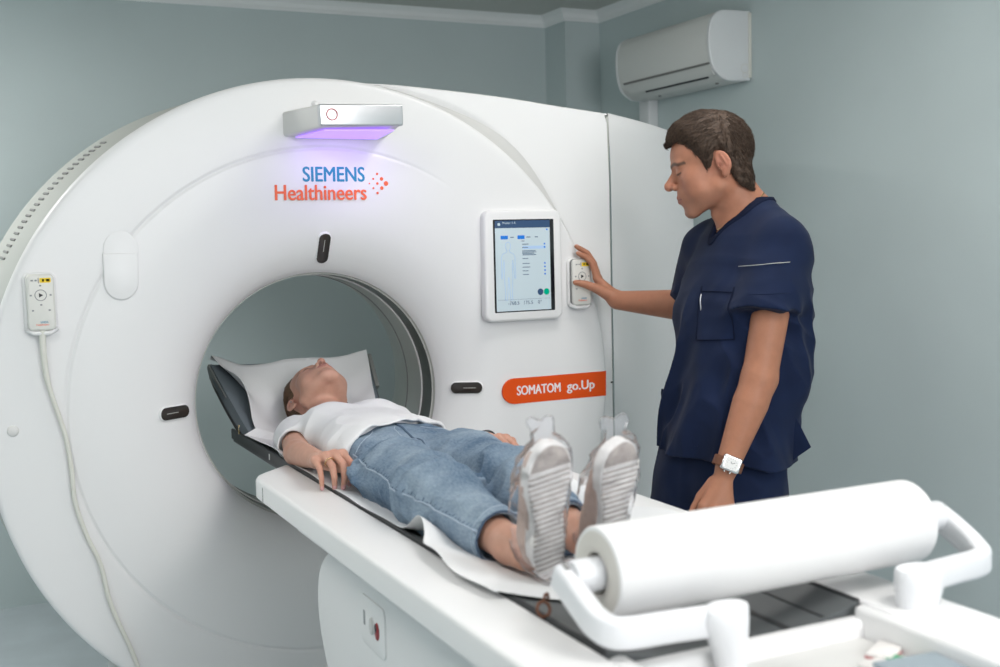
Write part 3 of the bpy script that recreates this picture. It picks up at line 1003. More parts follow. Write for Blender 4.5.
text_obj('screen_text', '01.01.1980', .0055, TXF @ Matrix.Translation((-.072, .1175, .0118)), 'scr_bg', gl, depth=.0001) if 0 else None
scr('menu_icon', -.083, .124, .008, .008, 'scr_bg', z=.0118)
for u, mt in ((-.070, 'scr_blue'), (-.014, 'scr_blue')):
    scr('tab_button', u+.004, .085, .024, .011, mt, z=.0112)
for u, w in ((-.042, .012), (.013, .014), (.040, .011)):
    scr('tab_text', u+.002, .085, w, .003, 'scr_line', z=.0112)
scr('list_highlight', .034, .054, .078, .009, 'scr_pale', z=.0112)
for v, w in ((.064, .022), (.054, .020), (.0735, .010), (.044, .045), (.040, .048), (.036, .040), (.032, .047), (.021, .020), (.006, .024), (-.005, .026), (-.016, .020), (-.027, .021)):
    scr('text_line', -.001+w/2-.006 if v != .0735 else -.004, v, w, .0022, 'scr_line', z=.0115)
for v in (.064, .054, .006, -.005, -.016, -.027):
    scr('row_icon', .069, v, .005, .005, 'scr_blue', z=.0115)
scr('row_icon', .078, .107, .005, .005, 'scr_blue', z=.0115)
scr('divider', -.004, -.101, .176, .0008, 'scr_line', z=.0112)
for u, mt in ((.052, 'scr_bar'), (.073, 'scr_green')):
    prism_obj('round_button', [(u+.0098*math.cos(a), -.081+.0098*math.sin(a)) for a in np.linspace(0, 2*PI, 25)[:-1]], .0108, .0116, mt, gl, xf=TXF, smooth=False)
text_obj('screen_text', '-768.5   175.5    0°', .0150, TXF @ Matrix.Translation((-.058, -.1165, .0114)), 'scr_bar', gl, depth=.0001)
# outlined human figure on the display
def fig_outline():
    h = [(0, .075), (.006, .0735), (.0085, .066), (.0075, .057), (.004, .050), (.006, .045), (.018, .040), (.0225, .030), (.0225, .008), (.024, -.018), (.0235, -.034),
         (.0205, -.034), (.0195, -.016), (.0165, .010), (.0145, .022), (.0125, .004), (.0145, -.022), (.013, -.050), (.011, -.078), (.0125, -.098), (.006, -.100), (.0035, -.072), (.001, -.030)]
    return h+[(-x, z) for x, z in reversed(h)]
O = [(x-.0545, z-.004) for x, z in fig_outline()]
prism_obj('body_figure', O, .0108, .0113, 'scr_bg', gl, xf=TXF, smooth=False)
P3 = [TXF @ Vector((x, z, .0114)) for x, z in O]
V, F = tube([np.array(p) for p in P3+[P3[0]]], .0009, 5)
mesh_obj('figure_outline', V, F, 'scr_pale', gl)

# ---- hand-held remote controls in their holders
def remote(label, x, z, loc_lab, dark_rim):
    hd = prism_obj('remote_holder', rounded_rect(.078, .152, .018, 6), -.004, .012, 'white', gantry, bev=.004, xf=FXF(x-.001, z-.001))
    V, F = tube([(x-.036, FY-.014, z-.068), (x-.020, FY-.024, z-.0775), (x+.018, FY-.024, z-.0775), (x+.036, FY-.014, z-.068)], .006, 8)
    mesh_obj('cradle_lip', V, F, 'white', hd)
    t = thing('remote_control', label, 'remote control', (x, FY-.012, z-.072), 'scanner remote controls')
    XF = FXF(x, z, FY-.0125)
    prism_obj('case', rounded_rect(.066, .142, .013, 6), 0, .018, 'remote' , t, bev=.006, xf=XF)
    if dark_rim:
        prism_obj('grey_rim', rounded_rect(.069, .145, .014, 6), .002, .010, 'gap', t, bev=.002, xf=XF)
    k = .0182
    b = lambda nm, u, v, w, h, mt, r=.001: prism_obj(nm, rounded_rect(w, h, min(r, w/2.01, h/2.01), 4, u, v), k-.001, k+.0008, mt, t, xf=XF, smooth=False)
    b('yellow_key', .012, .055, .026, .012, 'yellow_ink', .002)
    b('key_symbol', .007, .055, .005, .006, 'black_ink'); b('key_symbol', .018, .055, .008, .006, 'black_ink')
    b('key_symbol', -.019, .055, .006, .004, 'grey_ink'); b('key_symbol', -.010, .055, .005, .004, 'grey_ink'); b('divider_mark', -.004, .055, .0012, .014, 'black_ink')
    V, F = revolve([(.0125, 0), (.0127, -.0016), (.0142, -.0016), (.0145, 0)], (x, FY-.0125-k+.0008, z+.018), 'y', 32)
    mesh_obj('dial_ring', V, F, 'grey_ink', t)
    bm = bmesh.new(); add_prism(bm, [(-.004, .0125), (-.004, .0235), (.006, .018)], k-.001, k+.0012, 0, XF)
    bm_obj('play_arrow', bm, 'black_ink', t, smooth=False)
    for u, v in ((0, .042), (-.023, .018), (.023, .018), (0, -.006), (-.020, -.020), (.019, -.020)):
        b('key_symbol', u, v, .005, .004, 'grey_ink')
    text_obj('small_lettering', 'SIEMENS', .0065, XF @ Matrix.Translation((-.004, -.052, k)), 'teal_ink', t, depth=.0004, width=.018)
    text_obj('small_lettering', 'Healthineers', .0065, XF @ Matrix.Translation((-.014, -.058, k)), 'orange_ink', t, depth=.0004, width=.030)
    return t
ra = remote('white handheld remote on the far left of the scanner front, its cable hanging down', -.7385, 1.315, 'l', False)
remote('white handheld remote beside the tablet, under the man\'s hand', .8165, 1.307, 'r', True)
cab = [(-.7385, FY-.022, 1.245), (-.7390, FY-.021, 1.20), (-.735, FY-.018, 1.13), (-.725, FY-.015, 1.08), (-.697, FY-.012, .97), (-.687, FY-.012, .88), (-.683, FY-.012, .80),
       (-.660, FY-.011, .71), (-.630, FY-.011, .63), (-.612, FY-.011, .53), (-.590, FY-.011, .46), (-.568, FY-.011, .40), (-.548, FY-.012, .33), (-.53, FY-.012, .22), (-.52, FY-.012, .06)]
tube_obj('cable', cab, [.0085, .008, .0075]+[.0062]*12, 'cable', ra, 10, 8)

# ================================================================ patient table
TX = 0.012
table = thing('patient_table', 'white motorised scanner table with side rails and dark cradle in front of the bore', 'examination table', (TX, -1.45, 0))
RT, RB = .900, .853            # rail top and bottom
RI, RO = .2205, .334            # inner and outer half width
YE = -2.42                     # foot end
def rail(sx):
    # outline seen from above: slanted, rounded nose at the gantry end
    P = [(RI, YE), (RI, -.475), (RI+.004, -.460), (RI+.014, -.457), (RO-.034, -.520), (RO-.012, -.545), (RO-.001, -.572), (RO, -.61), (RO, YE)]
    P = [(x, y) for x, y in P]
    pts = [(TX+sx*x, y) for x, y in P]
    bm = bmesh.new()
    add_prism(bm, pts, RB, RT, .009, seg=4)
    o = bm_obj('side_rail', bm, 'white', table, auto=40)
    # lower lip under the rail
    box_obj('rail_skirt', (TX+sx*.262-.03, YE, .80), (TX+sx*.262+.03, -.745, RB-.0005), 'white', o, bev=.02)
    for yy in (-.640,):
        bm = bmesh.new()
        add_box(bm, (TX+sx*(RO+.0004)-.0007, yy-.0006, RB+.002), (TX+sx*(RO+.0004)+.0007, yy+.0006, RT-.012))
        bm_obj('nose_joint', bm, 'gap', o)
    return o
rail(-1); rail(1)
# base column cover: side profile swept across the width, bulging towards the gantry
def base_cover():
    hw = .252
    side = [(-.91, .800), (-.84, .770), (-.788, .720), (-.768, .655), (-.778, .590), (-.81, .530), (-.84, .490), (-.862, .20), (-.85, .02), (-2.10, .02), (-2.12, .30), (-2.16, .60), (-2.20, .800)]
    fr = catmull([(y, z, 0) for y, z in side[:7]], 6)
    P = [(p[0], p[1]) for p in fr]+side[7:]
    V, F = [], []
    n = len(P)
    lv = [(-1.0, .000), (-.985, -.0), (-.94, 0), (0, 0), (.94, 0), (.985, 0), (1.0, 0)]
    secs = []
    for u in (-1.0, -.995, -.97, -.92, -.5, 0, .5, .92, .97, .995, 1.0):
        ins = .030*(max(0, abs(u)-.90)/.10)**2.2
        cy = sum(p[0] for p in P)/n; cz = sum(p[1] for p in P)/n
        secs.append([(TX+hw*u, cy+(y-cy)*(1-ins*1.2), cz+(z-cz)*(1-ins*1.5)) for y, z in P])
    for s in secs: V += s
    for k in range(len(secs)-1):
        for i in range(n):
            F.append((k*n+i, k*n+(i+1) % n, (k+1)*n+(i+1) % n, (k+1)*n+i))
    F.append(tuple(range(n))); F.append(tuple(range(len(V)-1, len(V)-n-1, -1)))
    o = fix_normals(mesh_obj('base_cover', V, F, 'white', table, auto=45))
    return o
bc = base_cover()
box_obj('base_neck', (TX-.20, -2.18, .78), (TX+.20, -.93, .86), 'band', table, bev=.01)
# control plate with three buttons on the side of the base
XF = Matrix(((0, 0, -1, TX-.2525), (-1, 0, 0, -1.150), (0, 1, 0, .700), (0, 0, 0, 1)))
pl = prism_obj('button_plate', rounded_rect(.135, .100, .014, 6), -.002, .003, 'white', bc, bev=.0015, xf=XF)
prism_obj('label_strip', rounded_rect(.010, .030, .003, 4, -.047, .004), .002, .0034, 'grey_ink', pl, xf=XF, smooth=False)
def ell(cx, cy, a, b, n=26): return [(cx+a*math.cos(w), cy+b*math.sin(w)) for w in np.linspace(0, 2*PI, n+1)[:-1]]
prism_obj('grey_button', ell(-.002, 0, .0105, .0175), .001, .007, 'band', pl, bev=.003, xf=XF)
prism_obj('red_button', ell(.028, -.003, .0110, .0175), .001, .006, 'red', pl, bev=.003, xf=XF)
prism_obj('button_mark', ell(.026, .003, .005, .009), .0055, .0066, 'black_ink', pl, xf=XF, smooth=False)

# cradle: long shallow dark trough
CW = .2155
def cz(x): return .866+.034*min(1, (abs(x-TX)/CW))**2
def cradle_fn(nu=24):
    V, F = [], []
    ys = [.175, .165, .10, -.2, -.6, -1.0, -1.4, -1.8, -1.965]
    m = 2*(nu+1)
    for k, y in enumerate(ys):
        for i in range(nu+1):
            x = TX-CW+2*CW*i/nu
            V.append((x, y, cz(x)))
        for i in range(nu, -1, -1):
            x = TX-CW+2*CW*i/nu
            V.append((x*1.0, y, cz(x)-.036-.012*(1-(abs(x-TX)/CW)**2)))
    for k in range(len(ys)-1):
        for i in range(m):
            F.append((k*m+i, k*m+(i+1) % m, (k+1)*m+(i+1) % m, (k+1)*m+i))
    F.append(tuple(range(m))); F.append(tuple(range(len(V)-1, len(V)-m-1, -1)))
    return fix_normals(mesh_obj('cradle', V, F, 'cradle', table, auto=40))
cr = cradle_fn()
for sx in (-1, 1):
    bm = bmesh.new()
    x = TX+sx*(CW+.001)
    add_box(bm, (x-.004, -1.965, .872), (x+.004, .178, .903), .003, 2)
    bm_obj('cradle_edge', bm, 'cradle_edge', cr)
    box_obj('accessory_slot', (x-.0052, -.27, .880), (x+.0052, -.262, .896), 'band', cr, bev=.001)
bm = bmesh.new()
for xx in (.14, .19):
    pass
for x0, x1, rz in ((.045, .058, 0), (.105, .118, 0), (.165, .172, 0)):
    add_box(bm, (x0, -1.96, cz(x0)-.002), (x1, -.2, cz(x0)+.0018), .0015, 1)
bm_obj('mat_ridge', bm, 'cradle_edge', cr)

# foot-end crossbar and accessory tray
def tray():
    bm = bmesh.new()
    x0, x1 = TX-RI-.002, TX+RI+.002
    add_box(bm, (x0, -2.000, .835), (x1, -1.968, .884), .010, 4)      # cross bar
    o = bm_obj('foot_crossbar', bm, 'white', table)
    bm = bmesh.new()
    add_box(bm, (x0, YE, .800), (x1, -1.972, .844), .004, 2)
    add_box(bm, (x0, YE, .80), (x1, YE+.03, .905), .008, 3)
    for sx in (-1, 1):
        xx = TX+sx*(RI-.012)
        add_box(bm, (xx-.014, YE, .80), (xx+.014, -1.975, .900), .010, 3)
    bm_obj('accessory_tray', bm, 'white', table)
    return o
tray()

# head rest: flared scoop at the bore end of the cradle
HC = .012
def hr_w(v): return .204+.046*v
def hr_pt(x, v, dz=0.0):
    w = hr_w(v)
    u = (x-HC)/w
    ze = .908+.178*v**1.05
    zc = .884+.192*v**2.6
    return Vector((x, .012+.275*v+.012*v*(1-abs(u)), zc+(ze-zc)*min(1.3, abs(u))**1.8+dz))
V, F = [], []
nu, nv = 20, 16
for j in range(nv+1):
    for i in range(nu+1):
        v = j/nv; u = -1+2*i/nu
        V.append(hr_pt(HC+u*hr_w(v), v))
F = [(j*(nu+1)+i, j*(nu+1)+i+1, (j+1)*(nu+1)+i+1, (j+1)*(nu+1)+i) for j in range(nv) for i in range(nu)]
hrV, hrF = V, F
A, Fa = thicken(V, F, .026)
hd = fix_normals(mesh_obj('head_rest', A, Fa, 'pad', table, auto=50))
B, Fb = thicken([v+Vector((0, .004, -.026)) for v in V], F, .020)
fix_normals(mesh_obj('head_rest_shell', B, Fb, 'dark', hd, auto=50))
# grey side flap at the left tip and its right twin
for sx in (-1, 1):
    P = [hr_pt(HC+sx*hr_w(v), v)+Vector((sx*.006, .010, .0)) for v in np.linspace(.52, 1.0, 8)]
    Q = [p+Vector((0, .016, -.030*math.sin(k/7*PI)**.5-.012)) for k, p in enumerate(P)]
    VV = P+Q
    FF = [(k, k+1, k+9, k+8) for k in range(7)]
    VV, FF = thicken(VV, FF, .012)
    fix_normals(mesh_obj('side_flap', VV, FF, 'padshell', hd, auto=50))
bx = hr_pt(HC-hr_w(.22), .22)
box_obj('caution_mark', (bx.x-.0075, bx.y-.0, bx.z-.045), (bx.x-.0045, bx.y+.008, bx.z-.018), 'gold', hd, bev=.0005)

# ================================================================ paper sheet over cradle and head rest
def paper_fn(u, v):
    # u across -1..1, v from the head end (0) to the foot end (1)
    if v < .22:
        t = 1-v/.22
        hv = t*1.03
        x = HC+u*(hr_w(min(hv, 1))*(.93+.07*t))
        p = hr_pt(x, min(hv, 1.0)) if hv <= 1 else hr_pt(x, 1.0)+Vector((0, .02, -.01))
        z = p.z+.0035
        y = p.y
        n = vnoise(np.array([[x, y, 3.0]]), (14, 18, 1))[0]
        z += .007*n*(.3+t)
        a = max(0, -u-.45)/.55
        z += a*a*(.012+.030*math.exp(-((t-.55)/.25)**2)); x += a*a*.035*math.exp(-((t-.45)/.3)**2)
        b = max(0, u-.45)/.55
        z += b*b*.016*t
        z += .010*t*t*(.6+.4*math.sin(u*5+1))
        return (x, y, z)
    s = (v-.22)/.78
    y = .012-1.71*s
    w = CW+.0055+.0015*math.sin(y*11)
    x = TX+u*w
    z = cz(x)+.0035
    n = vnoise(np.array([[x, y, 9.0]]), (9, 7, 1))[0]
    z += (.0045 if u > 0 else .0010)*(n+1)*abs(u)**2
    if u < -.6:       # edge lifts along the near side, with a tall fold beside the shins
        a = (-u-.6)/.4
        f = math.exp(-((y+1.315)/.050)**2)
        g = .35*math.exp(-((y+1.46)/.10)**2)
        z += a*(.0015*(math.sin(y*17)+1)*.5+.040*f+.034*g+.012*math.exp(-((y+.30)/.20)**2))
        ov = 1/(1+math.exp((y+1.385)/.018))
        x += a*(.006*f-.034*ov-.003*ov*math.sin(y*31)-.002*math.sin(y*23))
        z += a*.009*ov
    if u > .6:
        a = (u-.6)/.4
        z += a*.014*(math.sin(y*12+1)+1)
    return (x, y, z)
NU, NV = 44, 220
V = [paper_fn(-1+2*i/NU, j/NV) for j in range(NV+1) for i in range(NU+1)]
F = [(j*(NU+1)+i, j*(NU+1)+i+1, (j+1)*(NU+1)+i+1, (j+1)*(NU+1)+i) for j in range(NV) for i in range(NU)]
sheetV, sheetF = thicken(V, F, .0008)
fix_normals(mesh_obj('paper_sheet', sheetV, sheetF, 'paper', label='crinkled white paper sheet covering the table and head rest under the woman', cat='paper sheet', auto=70))

# ================================================================ paper roll and its holder
RY, RZ, RX0, RX1, RR = -1.90, .985, -.177, .392, .0645
roll = thing('paper_roll', 'fat white roll of examination paper at the foot end of the table', 'paper roll', ((RX0+RX1)/2, RY, RZ-RR))
prof = [(.034, .004), (.040, .0015), (RR-.006, 0), (RR-.002, .001), (RR, .004), (RR, RX1-RX0-.004), (RR-.002, RX1-RX0-.001), (RR-.006, RX1-RX0), (.040, RX1-RX0-.0015), (.034, RX1-RX0-.004)]
V, F = revolve(prof, (RX0, RY, RZ), 'x', 72)
fix_normals(mesh_obj('paper', V, F, 'paperroll', roll, auto=40))
for xx, s in ((RX0-.0004, 1), (RX1+.0004, -1)):
    V, F = revolve([(.0345, 0), (RR-.007, 0), (RR-.0065, s*.0004)], (xx, RY, RZ), 'x', 60)
    fix_normals(mesh_obj('paper_end', V, F, 'paperend', roll))
V, F = revolve([(.030, -.001), (.034, -.001), (.034, RX1-RX0+.001), (.030, RX1-RX0+.001), (.030, -.001)], (RX0, RY, RZ), 'x', 48)
fix_normals(mesh_obj('cardboard_core', V, F, 'paperend', roll, auto=40))
hold = thing('paper_roll_holder', 'white bracket holding the paper roll, with two cranked arms on posts', 'roll holder', (.13, -2.02, .90))
def holder_arm(sx):
    cxm = .122
    X = lambda d: cxm+sx*d
    # spindle into the roll
    prof = [(0, 0), (.021, 0), (.0235, .003), (.0235, .055), (.0215, .060), (.0215, .075)]
    V, F = revolve([(r, -sx*s) for r, s in prof], (X(.338), RY, RZ), 'x', 36)
    arm_r = None
    # cranked flat bar: down from the spindle, then inwards to the post
    path = [(X(.345), RY+.016, .990), (X(.345), RY-.015, .977), (X(.344), RY-.050, .960), (X(.341), RY-.072, .949), (X(.330), RY-.092, .942), (X(.305), RY-.100, .940), (X(.26), RY-.104, .940), (X(.215), RY-.110, .940), (X(.178), RY-.116, .9395)]
    C = catmull(path, 6)
    VV, FF = [], []
    nC = len(C)
    T = [np.asarray(C[min(i+1, nC-1)])-np.asarray(C[max(i-1, 0)]) for i in range(nC)]
    prof2 = rounded_rect(.028, .041, .009, 3)
    m = len(prof2)
    for c, t in zip(C, T):
        t = t/np.linalg.norm(t)
        up = np.array([0, 0, 1.0]); s = np.cross(t, up); s /= np.linalg.norm(s); w = np.cross(s, t)
        for a, b in prof2: VV.append(np.asarray(c)+s*a+w*b*1.0-w*.006)
    for i in range(nC-1):
        for k in range(m): FF.append((i*m+k, i*m+(k+1) % m, (i+1)*m+(k+1) % m, (i+1)*m+k))
    FF.append(tuple(range(m))); FF.append(tuple(range(len(VV)-1, len(VV)-m-1, -1)))
    o = fix_normals(mesh_obj('arm', VV, FF, 'holder', hold, auto=45))
    fix_normals(mesh_obj('spindle', V, F, 'holder', o, auto=45))
    bm = bmesh.new()
    xf = frame((X(.345), RY+.004, .9985), (1, 0, 0), (0, 1, .42))
    add_box(bm, (-.004, -.007, -.001), (.004, .007, .0045), .001, 1, xf)
    bm_obj('locking_slot', bm, 'gap', o)
    # post: wide oval head tapering down to the crossbar
    V, F = [], []
    rings = [(.9555, .012, .010), (.9565, .022, .017), (.955, .030, .022), (.950, .0335, .0245), (.935, .034, .025), (.918, .031, .024), (.90, .0265, .023), (.884, .0235, .022), (.872, .022, .021)]
    n = 36
    for z, a, b in rings:
        for k in range(n):
            w = 2*PI*k/n
            off = (.034-a)*sx*-.65
            a2, b2 = a*(1.22 if sx > 0 else 1.0), b*(1.15 if sx > 0 else 1.0)
            V.append((X(.176)-(.006 if sx > 0 else 0)+a2*math.cos(w)+off, RY-.122+b2*math.sin(w), z))
    for i in range(len(rings)-1):
        for k in range(n): F.append((i*n+k, i*n+(k+1) % n, (i+1)*n+(k+1) % n, (i+1)*n+k))
    F.append(tuple(range(n))); F.append(tuple(range(len(V)-1, len(V)-n-1, -1)))
    fix_normals(mesh_obj('post', V, F, 'holder', hold, auto=45))
holder_arm(-1); holder_arm(1)
box_obj('mounting_plate', (-.12, -2.050, .842), (.36, -1.996, .858), 'holder', hold, bev=.006)
# small metal ring clip lying on the near rail beside the roll
clip = thing('metal_ring_clip', 'small metal ring clip hooked at the near table edge beside the roll arm', 'clip', (-.20, -1.80, .90))
V, F = tube([(-.208+.010*math.cos(w), -1.80+.004*math.sin(w), .912+.010*math.sin(w)) for w in np.linspace(0, 2*PI, 25)], .0025, 8)
mesh_obj('ring', V, F, 'leather', clip)
tube_obj('hook', [(-.208, -1.80, .922), (-.203, -1.795, .930), (-.196, -1.79, .930), (-.192, -1.785, .920)], .0022, 'leather', clip, 8, 4)

# things lying in the accessory tray
t = thing('folded_packet', 'small red and white packet in the foot-end tray', 'packet', (.182, -2.066, .8445))
xf = Matrix.Translation((.182, -2.066, .8445)) @ Matrix.Rotation(.5, 4, 'Z')
box_obj('sleeve', (-.030, -.018, 0), (.030, .018, .024), 'pack', t, bev=.003, xf=xf)
box_obj('stripe', (-.0305, -.0185, .013), (.0305, .0185, .0195), 'pack_red', t, bev=.002, xf=xf)
t = thing('green_packet', 'small green and cream packet in the foot-end tray', 'packet', (.14, -2.098, .8445))
xf = Matrix.Translation((.160, -2.098, .8445)) @ Matrix.Rotation(.1, 4, 'Z')
box_obj('sleeve', (-.045, -.018, 0), (.0, .018, .022), 'pack', t, bev=.003, xf=xf)
box_obj('end_cap', (.0, -.018, 0), (.025, .018, .022), 'pack_green', t, bev=.003, xf=xf)
t = thing('storage_box', 'flat blue grey box at the right end of the foot-end tray', 'box', (.15, -2.196, .8445))
xf = Matrix.Translation((.150, -2.196, .8445)) @ Matrix.Rotation(-.12, 4, 'Z')
box_obj('body', (-.05, -.08, 0), (.048, .07, .028), 'box_blue', t, bev=.004, xf=xf)
box_obj('lid', (-.052, -.082, .028), (.050, .072, .036), 'box_blue', t, bev=.004, xf=xf)

# ================================================================ figures
def head_frame(o, fwd, up):
    """columns: left, back, up of the person; returns R (3x3) and origin"""
    f = vec(*fwd); f /= np.linalg.norm(f)
    u = vec(*up); u = u-f*(u@f); u /= np.linalg.norm(u)
    left = np.cross(u, f)
    return np.stack([left, -f, u], 1), vec(*o)

def head_sdf(q, male, neck_to=None):
    x = np.abs(q[:, 0]); p = np.stack([x, q[:, 1], q[:, 2]], 1)      # mirrored
    m = 1.0 if male else 0.0
    nm = .004*m
    d = d_ell(q, (0, -.002, .046), (.0735, .090, .085))
    d = su(d, d_ell(q, (0, -.030, .042), (.060, .064, .056)), .02)
    d = su(d, d_ell(q, (0, -.046, -.026), (.056, .0525, .064)), .025)
    d = su(d, d_sph(p, (.041, -.048, -.044), .027), .025)
    d = su(d, d_sph(p, (.042, -.055, -.010), .0235), .022)                               # cheek bones
    d = su(d, d_cap(p, (.050, -.004, -.050), (.016+.003*m, -.074, -.088), .020+.002*m, .0155), .022)      # jaw
    d = su(d, d_ell(q, (0, -.079-.003*m, -.090), (.019+.004*m, .0175, .0165)), .014)           # chin
    d = su(d, d_ell(q, (0, -.0755, -.050), (.032, .0295, .030)), .016)                           # muzzle
    d = su(d, d_cap(p, (.011, -.0915, .030), (.041, -.077, .031), .0075+.0015*m), .012)        # brow
    d = ss(d, d_sph(p, (.032, -.1085, .012), .0180), .012)                                     # orbit
    d = su(d, d_sph(p, (.031, -.0795, .0125), .0130), .0035)                                   # lids over the ball
    d = su(d, d_cap(q, (0, -.090, .021), (0, -.1110-nm, -.0095), .0062+.001*m, .0098+.001*m), .010)  # nose
    d = su(d, d_sph(q, (0, -.1125-nm, -.0135), .0108+.0008*m), .006)
    d = su(d, d_sph(p, (.0125+.15*nm, -.1020-.5*nm, -.0190), .0082+.08*nm), .005)
    d = ss(d, d_ell(p, (.0062, -.1085-.6*nm, -.0262), (.0036, .0062, .0042)), .002)
    d = su(d, np.minimum(d_cap(p, (0, -.1042, -.0480), (.0075, -.1036, -.0465), .0042-.0010*m, .0044-.0010*m), d_cap(p, (.0075, -.1036, -.0465), (.022, -.0935, -.0515), .0044-.0010*m, .0026)), .005)
    d = su(d, d_cap(p, (0, -.1030, -.0582), (.0205, -.0930, -.0535), .0058-.0012*m, .0028), .005)
    d = ss(d, np.minimum(d_cap(p, (0, -.1098, -.0528), (.010, -.1075, -.0524), .0011), d_cap(p, (.010, -.1075, -.0524), (.025, -.0965, -.0530), .0011)), .002)
    d = ss(d, d_cap(p, (0, -.1085, -.0415), (0, -.1068, -.0330), .0018), .003)                 # philtrum
    # ears
    c, s = math.cos(.20), math.sin(.20)
    e = p-vec(.0775, .014, .002)
    ez = np.stack([e[:, 0]-.30*e[:, 1], e[:, 1]*c-e[:, 2]*s*-1, -e[:, 1]*s+e[:, 2]*c], 1)
    ear = d_ell(ez, (0, .002, .003), (.0065, .0165, .0285))
    ear = su(ear, d_ell(ez, (-.001, -.005, -.026), (.005, .009, .010)), .006)
    ear = ss(ear, d_ell(ez, (.0075, .001, .006), (.0064, .0112, .0200)), .002)
    ear = su(ear, d_cap(ez, (.003, .006, -.010), (.003, .004, .016), .0028), .003)
    ear = ss(ear, d_ell(ez, (.004, -.008, -.004), (.006, .0055, .009)), .002)
    d = su(d, ear, .004)
    # neck
    if neck_to is not None:
        k = (.054, .060) if male else (.041, .046)
        d = su(d, d_cap(q, (0, .012 if male else .018, -.045), neck_to, k[0], k[1]), .022)
        if male: d = su(d, d_cap(q, (0, -.030, -.115), (0, -.022, -.135), .012, .010), .02)
    return d

def head_color(q, male):
    """colour regions of a face: lips, brows, lashes, stubble, and painted crease shade"""
    x = np.abs(q[:, 0]); p = np.stack([x, q[:, 1], q[:, 2]], 1)
    base = vec(.435, .192, .118) if male else vec(.56, .315, .235)
    c = np.tile(base, (len(q), 1))
    def mix(w, col):
        w = np.clip(w, 0, 1)[:, None]
        c[:] = c*(1-w)+vec(*col)*w
    front = np.clip((-q[:, 1]-.05)/.03, 0, 1)
    mix(.30*np.exp(-(d_sph(p, (.042, -.07, -.022), 0)/.020)**2), (.55, .21, .16))
    mix(.35*np.exp(-(d_sph(q, (0, -.115, -.014), 0)/.015)**2), (.55, .20, .15))
    e = np.exp(-(d_sph(p, (.080, .012, .004), 0)/.03)**2)
    mix(.35*e, (.58, .22, .17))
    if male:
        st = np.clip(1-np.abs(q[:, 2]+.080)/.040, 0, 1)*np.clip((-q[:, 1]+.01)/.05, 0, 1)
        mix(.22*st, (.25, .17, .14))
    lip = np.clip(1.4-d_ell(p, (0, -.101, -.0525), (.024, .013, .0098))/.0022, 0, 1)*(d_ell(p, (0, -.101, -.0525), (.024, .013, .0098)) < .0028)
    mix((.45 if male else .75)*lip, (.38, .135, .105) if male else (.50, .19, .17))
    mix(.8*np.exp(-((q[:, 2]+.0527)/.0012)**2)*(x < .024)*(q[:, 1] < -.088), (.16, .05, .045))  # shade painted into the line between the lips
    # brows
    t = np.clip((x-.012)/.036, 0, 1)
    zb = .0300+.008*np.sin(t*PI*.80)-.004*t
    w = np.exp(-((q[:, 2]-zb)/(.0046 if male else .0026))**4)*(x > .010)*(x < .056)*(q[:, 1] < -.040)
    mix((.85 if male else .6)*w, (.055, .035, .026) if male else (.13, .08, .055))
    # closed or lowered lid: lash line
    ll = np.exp(-((q[:, 2]-(.0072+.012*((x-.031)/.03)**2))/(.0024 if male else .0020))**2)*(np.abs(x-.031) < .0150)*(q[:, 1] < -.070)
    mix(.9*ll, (.035, .022, .018))
    mix(.35*np.exp(-((q[:, 2]-(.0195-.02*((x-.031)/.03)**2))/(.0016))**2)*(np.abs(x-.031) < .013)*(q[:, 1] < -.070), (.25, .12, .09))  # crease shade painted above the lid
    no = np.exp(-(d_ell(p, (.0062, -.1085, -.0262), (.0042, .0064, .0044))/.0022)**2)*(q[:, 2] < -.019)
    mix(.7*no, (.10, .035, .03))  # shade inside the nostrils painted as colour
    return c

def hand_sdf(p, H, nail=None):
    """H: wrist, wrist_r, fingers: list of 4-point chains (knuckle..tip) index..little, thumb chain (4 points)"""
    d = None
    wr = vec(*H['wrist'])
    rs = H.get('r', (.0095, .0085, .0075, .0062))
    palm = None
    for k, f in enumerate(H['fingers']):
        s = (1.0, 1.03, 1.0, .86)[k]
        e = d_chain(p, [vec(*a) for a in f], [r*s for r in rs])
        d = e if d is None else np.minimum(d, e)
        base = wr+(vec(*f[0])-wr)*.12+vec(*H.get('thick', (0, 0, 0)))*0
        e = d_cap(p, base, f[0], H.get('pr', .0125), .0115)
        palm = e if palm is None else su(palm, e, .012)
        if k == 0: first = base
    th = [vec(*a) for a in H['thumb']]
    t = d_chain(p, th, [r*H.get('ts', 1.0) for r in (.0145, .0115, .0098, .0070)])
    palm = su(palm, d_cap(p, wr, th[1], .0135, .0125), .014)
    d = su(palm, d, .006)
    d = su(d, t, .007)
    return d

def nail_w(p, H):
    w = np.zeros(len(p))
    for f in H['fingers']+[H['thumb']]:
        a, b = vec(*f[2]), vec(*f[3])
        t = (b-a)/np.linalg.norm(b-a)
        n = vec(*H['dorsal']); n = n-t*(n@t); n /= np.linalg.norm(n)
        q = p-b
        al = q@t; up = q@n; s = np.linalg.norm(q-np.outer(al, t)-np.outer(up, n), axis=1)
        w = np.maximum(w, np.clip(1.5*(1-np.maximum(np.abs(al-.0002)/.0072, s/.0052)**4), 0, 1)*(up > .0018))
    return w

def build(f, lo, hi, h, sm=1, lam=.5):
    V, F = surf(f, lo, hi, h)
    if sm: V = relax(V, F, sm, lam)
    return clean(V, F)

def folds(p, sc, amp, off=0.0):
    """soft ridged cloth folds"""
    n = vnoise(p, sc, off)
    return amp*(1-np.abs(n)*2)

